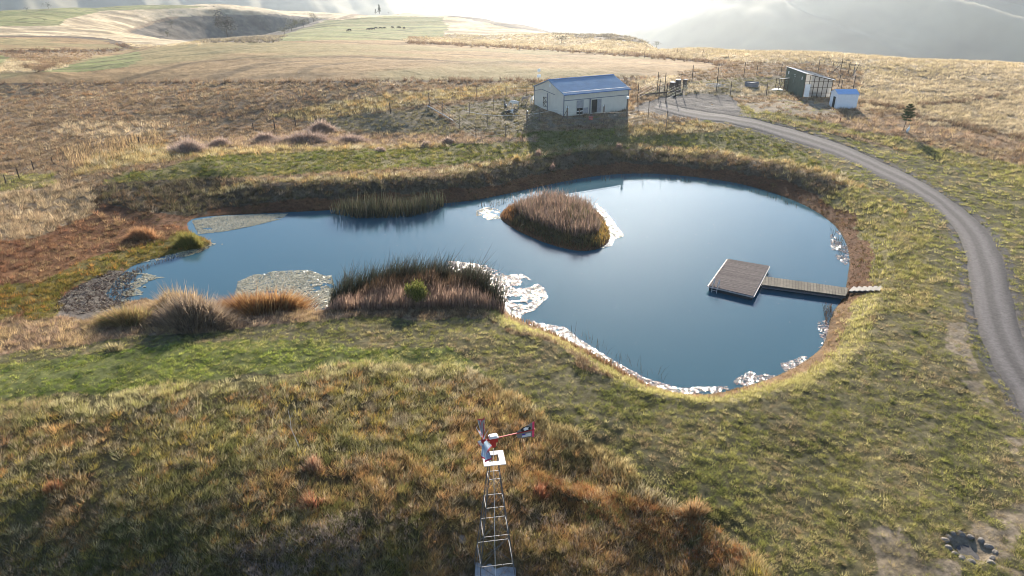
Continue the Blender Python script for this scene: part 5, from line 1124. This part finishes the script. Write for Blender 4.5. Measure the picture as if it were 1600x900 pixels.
# ------------------------------------------------------------------ dock
Mdk = new_mat('deck_boards', (.15,.128,.12), .95, var=.16, scale=4, spec=.05)
def planks(m, axis, freq, dark=.45):
    n = m.node_tree.nodes; l = m.node_tree.links; b = n['Principled BSDF']; src = b.inputs['Base Color'].links[0].from_socket
    tc = n.new('ShaderNodeTexCoord'); sx = n.new('ShaderNodeSeparateXYZ'); l.new(tc.outputs['Object'], sx.inputs[0])
    mu = n.new('ShaderNodeMath'); mu.operation = 'MULTIPLY'; mu.inputs[1].default_value = freq; l.new(sx.outputs[axis], mu.inputs[0])
    fr = n.new('ShaderNodeMath'); fr.operation = 'FRACT'; l.new(mu.outputs[0], fr.inputs[0]); gt = n.new('ShaderNodeMath'); gt.operation = 'GREATER_THAN'; gt.inputs[1].default_value = .9; l.new(fr.outputs[0], gt.inputs[0])
    fl = n.new('ShaderNodeMath'); fl.operation = 'FLOOR'; l.new(mu.outputs[0], fl.inputs[0]); wn = n.new('ShaderNodeTexWhiteNoise'); wn.noise_dimensions = '1D'; l.new(fl.outputs[0], wn.inputs['W'])
    mr = n.new('ShaderNodeMapRange'); mr.inputs[3].default_value = .82; mr.inputs[4].default_value = 1.15; l.new(wn.outputs[0], mr.inputs[0])
    m1 = n.new('ShaderNodeMix'); m1.data_type = 'RGBA'; m1.blend_type = 'MULTIPLY'; m1.inputs[0].default_value = 1; l.new(src, m1.inputs[6]); l.new(mr.outputs[0], m1.inputs[7])
    m2 = n.new('ShaderNodeMix'); m2.data_type = 'RGBA'; m2.inputs[7].default_value = (.06,.05,.045,1); l.new(gt.outputs[0], m2.inputs[0]); l.new(m1.outputs[2], m2.inputs[6]); l.new(m2.outputs[2], b.inputs['Base Color'])
    return m
zd = .45
c4 = [V2(1106.5,446.5,zd), V2(1137,404,zd), V2(1202.5,415,zd), V2(1177,463,zd)]
ctr = sum(c4, Vector())/4; ax = (c4[3]-c4[0]+c4[2]-c4[1]).normalized(); ang = math.atan2(ax.y, ax.x)
dock = thing('floating_dock', 'square grey boarded swimming platform at the end of the gangway', 'dock', (ctr.x, ctr.y, 0), ang)
inv = Matrix.Rotation(-ang, 3, 'Z'); lc = [inv @ (q-ctr) for q in c4]; print('dock', [tuple(round(a, 2) for a in q) for q in lc], math.degrees(ang))
planks(Mdk, 1, 7.2)
top = [Vector((q.x*.985, q.y*.985, zd)) for q in lc]
mb = MB(); mb.prism([(q.x,q.y,zd-.05) for q in top], (0,0,.05)); dk = mb.build('deck', Mdk, dock)
mb = MB()
for i in range(4): a, b = top[i], top[(i+1)%4]; mb.bar(Vector((a.x,a.y,zd-.09)), Vector((b.x,b.y,zd-.09)), .2, .07)
mb.build('rim', new_mat('pale_dock_edge', (.40,.35,.32), .6, var=.1), dock)
mb = MB()
for i in (0,): mb.prism([(q.x*.96,q.y*.96,.0) for q in lc], (0,0,zd-.2))
mb.build('float', new_mat('black_float', (.03,.035,.04), .6), dock)
mb = MB(); a, b = top[0], top[1]
for f_ in (.25, .68):
    q = a.lerp(b, f_); mb.box((q.x+.06,q.y,zd+.05), (.07,.22,.05)); mb.tube((q.x+.06,q.y,zd), (q.x+.06,q.y,zd+.09), .03, .03, 6)
mb.build('cleats', M_trim, dock)
# swim ladder on the near edge
mb = MB(); ed = (lc[3]-lc[0]).normalized(); ou = Vector((ed.y,-ed.x,0)); 
for s_ in (.38, .80):
    q = lc[0]+ed*s_; q.z = 0; q1 = q+ou*.12
    mb.tube(q-ou*.35+Vector((0,0,zd)), q-ou*.35+Vector((0,0,zd+.62)), .028, .028, 7); mb.tube(q-ou*.35+Vector((0,0,zd+.62)), q1+Vector((0,0,zd+.25)), .026, .026, 7); mb.tube(q1+Vector((0,0,zd+.25)), q1+Vector((0,0,-.6)), .028, .028, 7)
for z_ in (.2,-.1,): mb.bar(lc[0]+ed*.38+ou*.12+Vector((0,0,z_-lc[0].z)), lc[0]+ed*.80+ou*.12+Vector((0,0,z_-lc[0].z)), .05, .03)
mb.build('swim_ladder', new_mat('ladder_metal', (.55,.55,.55), .4, metal=.3), dock)
# gangway
w4 = [V2(1189,444.5,.42), V2(1196,432,.42), V2(1326,450,.42), V2(1321.5,462.5,.42)]
ctr2 = sum(w4, Vector())/4; ax = (w4[2]-w4[1]+w4[3]-w4[0]).normalized(); an2 = math.atan2(ax.y, ax.x)
gang = thing('gangway', 'narrow plank gangway from the bank to the swimming platform', 'gangway', (ctr2.x, ctr2.y, 0), an2)
inv = Matrix.Rotation(-an2, 3, 'Z'); lw = [inv @ (q-ctr2) for q in w4]; Mgw = planks(new_mat('gangway_boards', (.22,.195,.155), .95, var=.14, scale=4, spec=.05), 0, 4.2)
mb = MB(); mb.prism([(q.x,q.y,.38) for q in lw], (0,0,.05)); mb.build('deck', Mgw, gang)
mb = MB()
for a, b in ((lw[0],lw[3]),(lw[1],lw[2])): mb.bar((a.x,a.y,.29), (b.x,b.y,.29), .18, .06)
mb.build('side_beam', new_mat('dark_beam', (.10,.09,.085), .7), gang)
mb = MB(); mb.prism([(q.x*.96,q.y*.8,.05) for q in lw], (0,0,.2)); mb.build('float', M_trim, gang)
# steps up the bank
s0, s1 = hit(1331,456), hit(1374,452); s0.z = .45
st = thing('bank_steps', 'short flight of pale timber steps leading up the grassy bank from the gangway', 'steps', s0, math.atan2(s1.y-s0.y, s1.x-s0.x)); Ls = (s1-s0).length; M_step = new_mat('pale_timber', (.36,.32,.27), .75, var=.12, scale=6)
rise = max(.5, ground(s1.x, s1.y)-s0.z)
for k in range(6):
    mb = MB(); x = .05+k*Ls/5.4; z_ = k*rise/5.0+.08; mb.box((x,0,z_), (.30,1.1,.06)); mb.build('tread', M_step, st)
mb = MB()
for y_ in (-.5,.5): mb.bar((-.1,y_,-.06), (Ls,y_,rise), .06, .2)
mb.build('stringers', M_dkwood, st)

# ------------------------------------------------------------------ windmill
wb = hit(774, 905); wz = wb.z
slab = thing('concrete_pad', 'square grey concrete pad under the windmill tower', 'pad', (wb.x, wb.y, wz))
mb = MB(); mb.box((0,.05,.02), (1.9,2.0,.28)); mb.build('slab', M_conc, slab)
zt0 = .165; Ht = top_height(Vector((wb.x,wb.y,wz)), 716); rzw = R(9)
wm = thing('windmill', 'garden windmill on a lattice tower with red head and grey tail vane', 'windmill', (wb.x, wb.y, wz), rzw)
print('windmill', wb, Ht)
S = 42/ppm(Vector((wb.x, wb.y, wz+Ht))); bw, tw = .88, .16
def leg_pt(sx, sy, f): w_ = bw+(tw-bw)*f; return Vector((sx*w_, sy*w_, zt0+(Ht+.05-zt0)*f))
Hf = lambda z: (z-zt0)/(Ht+.35-zt0)
for sx, sy in ((-1,-1),(1,-1),(1,1),(-1,1)):
    mb = MB(); a, b = leg_pt(sx,sy,0), leg_pt(sx,sy,1); mb.bar(a, b, .045, .012); mb.bar(a, b, .012, .045); mb.build('leg', M_galv, wm)
lv = [.216,.444,.657,.863]
for f_ in lv:
    mb = MB(); c_ = [leg_pt(sx,sy,f_) for sx, sy in ((-1,-1),(1,-1),(1,1),(-1,1))]
    for i in range(4): mb.bar(c_[i], c_[(i+1)%4], .034, .02)
    mb.build('girt', M_galv, wm)
mb = MB(); fl = [0]+lv
for f0, f1 in zip(fl[:-1], fl[1:]):
    c0 = [leg_pt(sx,sy,f0) for sx, sy in ((-1,-1),(1,-1),(1,1),(-1,1))]; c1 = [leg_pt(sx,sy,f1) for sx, sy in ((-1,-1),(1,-1),(1,1),(-1,1))]
    for i in range(4): j = (i+1)%4; mb.tube(c0[i], c1[j], .010, .010, 5); mb.tube(c0[j], c1[i], .010, .010, 5)
mb.build('cross_brace', M_galv, wm)
mb = MB(); zp = Ht; o_, i_ = .46, .21
for a_ in ((0,-(o_+i_)/2,2*o_,o_-i_),(0,(o_+i_)/2,2*o_,o_-i_),(-(o_+i_)/2,0,o_-i_,2*i_),((o_+i_)/2,0,o_-i_,2*i_)): mb.box((a_[0],a_[1],zp), (a_[2],a_[3],.03))
mb.build('platform', new_mat('white_platform', (.55,.55,.54), .4, var=.05), wm)
mb = MB(); mb.tube((0,0,-.0+zt0), (0,0,Ht+.5), .012, .012, 6); mb.build('pump_rod', M_white, wm)
hz_ = Ht+.66*S+.24; yaw = R(8)
head = empty('head', (0,0,hz_), yaw); head.parent = wm; 
RM = Matrix.Rotation(yaw, 3, 'Z')
def P3(x, y, z): return (RM @ Vector((x, y, z)))+Vector((0,0,hz_))
bpy.data.objects.remove(head)
def hb(mb): 
    for v_ in mb.bm.verts: v_.co = (RM @ (v_.co*S))+Vector((0,0,hz_))
    return mb
mb = MB(); mb.box((0,0,0), (.30,.20,.20)); mb.tube((0,0,-.34), (0,0,-.1), .07, .09, 10); mb.tube((-.35,0,.0), (-.12,0,0), .045, .05, 10); mb.box((.0,0,-.2),(.16,.14,.22)); gb = hb(mb).build('gearbox', M_red, wm)
mb = MB(); mb.prism([(-.17,-.12,.10),(.17,-.12,.10),(.17,.12,.10),(-.17,.12,.10)], (0,0,.04)); mb.prism([(-.13,-.09,.14),(.13,-.09,.14),(.13,.09,.14),(-.13,.09,.14)], (0,0,.05)); hb(mb).build('hood', M_white, gb)
mb = MB(); mb.bar((.12,0,.03), (1.62,0,.10), .045, .03); hb(mb).build('tail_boom', M_red, wm)
# vane
M_vane = new_mat('dark_grey_vane', (.17,.16,.15), .55, var=.1); M_pink = new_mat('rose_red_tip', (.60,.045,.12), .5, var=.1)
mb = MB(); mb.prism([(.88,-.006,.02),(.93,-.006,.16),(1.50,-.006,.42),(1.50,-.006,-.22),(.93,-.006,-.16)], (0,.012,0)); vane = hb(mb).build('tail_vane', M_vane, wm)
mb = MB(); mb.prism([(1.50,-.008,.42),(1.58,-.008,.45),(1.58,-.008,-.25),(1.50,-.008,-.22)], (0,.016,0)); hb(mb).build('vane_tip', M_pink, vane)
# round black badge with a white bird-like emblem, and the small striped flag
mb = MB(); mb.prism([(1.24+.20*math.cos(a), -.009, .19+.115*math.sin(a)) for a in np.linspace(0, 2*math.pi, 25)[:-1]], (0,-.003,0)); hb(mb).build('badge', M_black, vane)
mb = MB(); e_ = [(-.10,.02),(-.04,.055),(.0,.075),(.05,.05),(.11,.055),(.07,.0),(.10,-.055),(.03,-.03),(-.0,-.06),(-.06,-.07),(-.03,-.02)]
mb.prism([(1.24+x*1.15, -.0125, .19+z*1.1) for x, z in e_], (0,-.003,0)); hb(mb).build('emblem', M_white, vane)
mb = MB()
for k in range(5): mb.box((1.27, -.009, -.035-.028*k), (.34 if k > 1 else .20, .005, .017) if k > 1 else (.20, .005, .017)) if False else mb.box((1.27+(.07 if k < 2 else 0), -.009, -.035-.028*k), ((.20 if k < 2 else .34), .005, .017))
hb(mb).build('flag_stripes', M_white, vane)
mb = MB(); mb.box((1.165, -.0095, -.045), (.12,.005,.055)); hb(mb).build('flag_corner', new_mat('flag_blue', (.04,.04,.35), .6), vane)
# wheel: eight curved sheet blades
wx = -.36; wheel_c = (wx, 0, .07)
M_blade = new_mat('blue_grey_blade', (.50,.60,.70), .35, metal=.25, var=.08)
mb = MB(); mb.tube((wx-.05,0,0), (wx+.06,0,0), .12, .12, 14); mb.ball((wx-.06,0,0), (.1,.12,.12)); hub = hb(mb).build('wheel_hub', M_red, wm)
RB = .80
for k in range(8):
    a = k*math.pi/4+.12; ca_, sa_ = math.cos(a), math.sin(a); rad = Vector((0, sa_, ca_)); tan = Vector((0, ca_, -sa_)); axv = Vector((1,0,0))
    def bl(r_, s_, pitch=.62):
        wd = .08+.11*(r_-.18)/(RB-.18); t_ = s_*wd; cv = .05*(1-s_*s_)
        return Vector(wheel_c)+rad*r_+tan*(t_*math.cos(pitch))+axv*(t_*math.sin(pitch)-cv)
    def sheet(r0, r1, name, mat, par, off=0):
        mb = MB(); n_ = 6; g = [[mb.bm.verts.new(bl(r_, s_)+axv*off) for s_ in np.linspace(-1,1,n_)] for r_ in (r0, r1)]; 
        for i in range(n_-1): mb.bm.faces.new([g[0][i], g[0][i+1], g[1][i+1], g[1][i]])
        r__ = bmesh.ops.solidify(mb.bm, geom=list(mb.bm.faces), thickness=.006); hb(mb); return mb.build(name, mat, par, True)
    b_ = sheet(.2, .74, 'blade', M_blade, wm); sheet(.74, .80, 'blade_tip', M_pink, b_)
mb = MB()
for k in range(8):
    a = k*math.pi/4+.12; mb.tube(Vector(wheel_c), Vector((wx+.02, math.sin(a)*.75, math.cos(a)*.75)), .012, .01, 5)
for k in range(24):
    a0, a1 = k*math.pi/12, (k+1)*math.pi/12; mb.tube((wx+.05, math.sin(a0)*.5, math.cos(a0)*.5), (wx+.05, math.sin(a1)*.5, math.cos(a1)*.5), .008, .008, 5)
hb(mb).build('wheel_spokes', M_red, wm)
mb = MB(); mb.tube((wx-.2,0,0), (wx+.0,0,0), .02, .02, 6); mb.tube((wx-.2,0,0),(wx+.1,-.1,-.25),.014,.014,6); hb(mb).build('brake_rod', M_white, wm)

# ------------------------------------------------------------------ rocks
M_rock = new_mat('grey_rock', (.21,.18,.15), .9, var=.25, scale=7, bump=.5)
def rock(px, py, s, label, group=None, seedv=0):
    p = hit(px, py); mb = MB(); mb.ball((0,0,0), (1,.8,.7), None, 2)
    random.seed(seedv)
    for v_ in mb.bm.verts: v_.co *= 1+.22*(vnoise(np.array([v_.co.x*3+seedv+9]), np.array([v_.co.y*3+v_.co.z*2+9]), 8)[0]-.5)*2
    o = mb.build('rock', M_rock); o.location = (p.x, p.y, p.z-s*.06); o.scale = (s, s, s*.9); o.rotation_euler = (random.uniform(-.3,.3), random.uniform(-.3,.3), random.random()*6)
    return tag(o, label, 'rock', group)
pc_ = Vector((float(PIT[0]), float(PIT[1]), 0)); pc_.z = ground(*PIT)
mb = MB(); mb.tube((0,0,-.1), (0,0,.02), .5, .46, 20); pit = mb.build('ash_bed', new_mat('ash', (.085,.08,.078), .95, var=.25, scale=6)); pit.location = (pc_.x, pc_.y, pc_.z); tag(pit, 'flat grey ash floor inside the sunken stone fire ring', 'fire pit')
for k in range(15):
    if k in (11,): continue
    a = k*2*math.pi/15+.1; q = Vector((pc_.x+math.cos(a)*(.95+random.uniform(-.08,.08)), pc_.y+math.sin(a)*(.95+random.uniform(-.08,.08)))); qx, qy = project(q.x, q.y, ground(q.x, q.y)); s = random.uniform(.30,.48)
    o = rock(float(qx), float(qy), s, 'rough grey rock set in the ring round the fire pit at lower right', 'rocks ringing the fire pit', k)
rock(722, 842, .5, 'pale grey boulder on the slope left of the windmill tower', None, 33)
# debris of wet roots on the mudflat
q, _ = in_px([(85,495),(95,465),(170,426),(215,424),(212,445),(200,480),(130,500)], 2600); zz = np.maximum(terrain(q[:,0], q[:,1])[0], .0); n = len(q)
V, Fc, cc = blades(np.c_[q, zz], rng.uniform(.03,.16,n), rng.uniform(.06,.16,n), rng.normal(0,.14,(n,2)), np.array([(.05,.035,.03),(.08,.055,.045),(.30,.27,.22),(.12,.09,.07)])[rng.integers(0,4,n)], 1)
tag(link_mesh('mud_debris', raw_mesh('mud_debris', V, Fc, cc, smoothf=False), M_grass), kind='stuff')
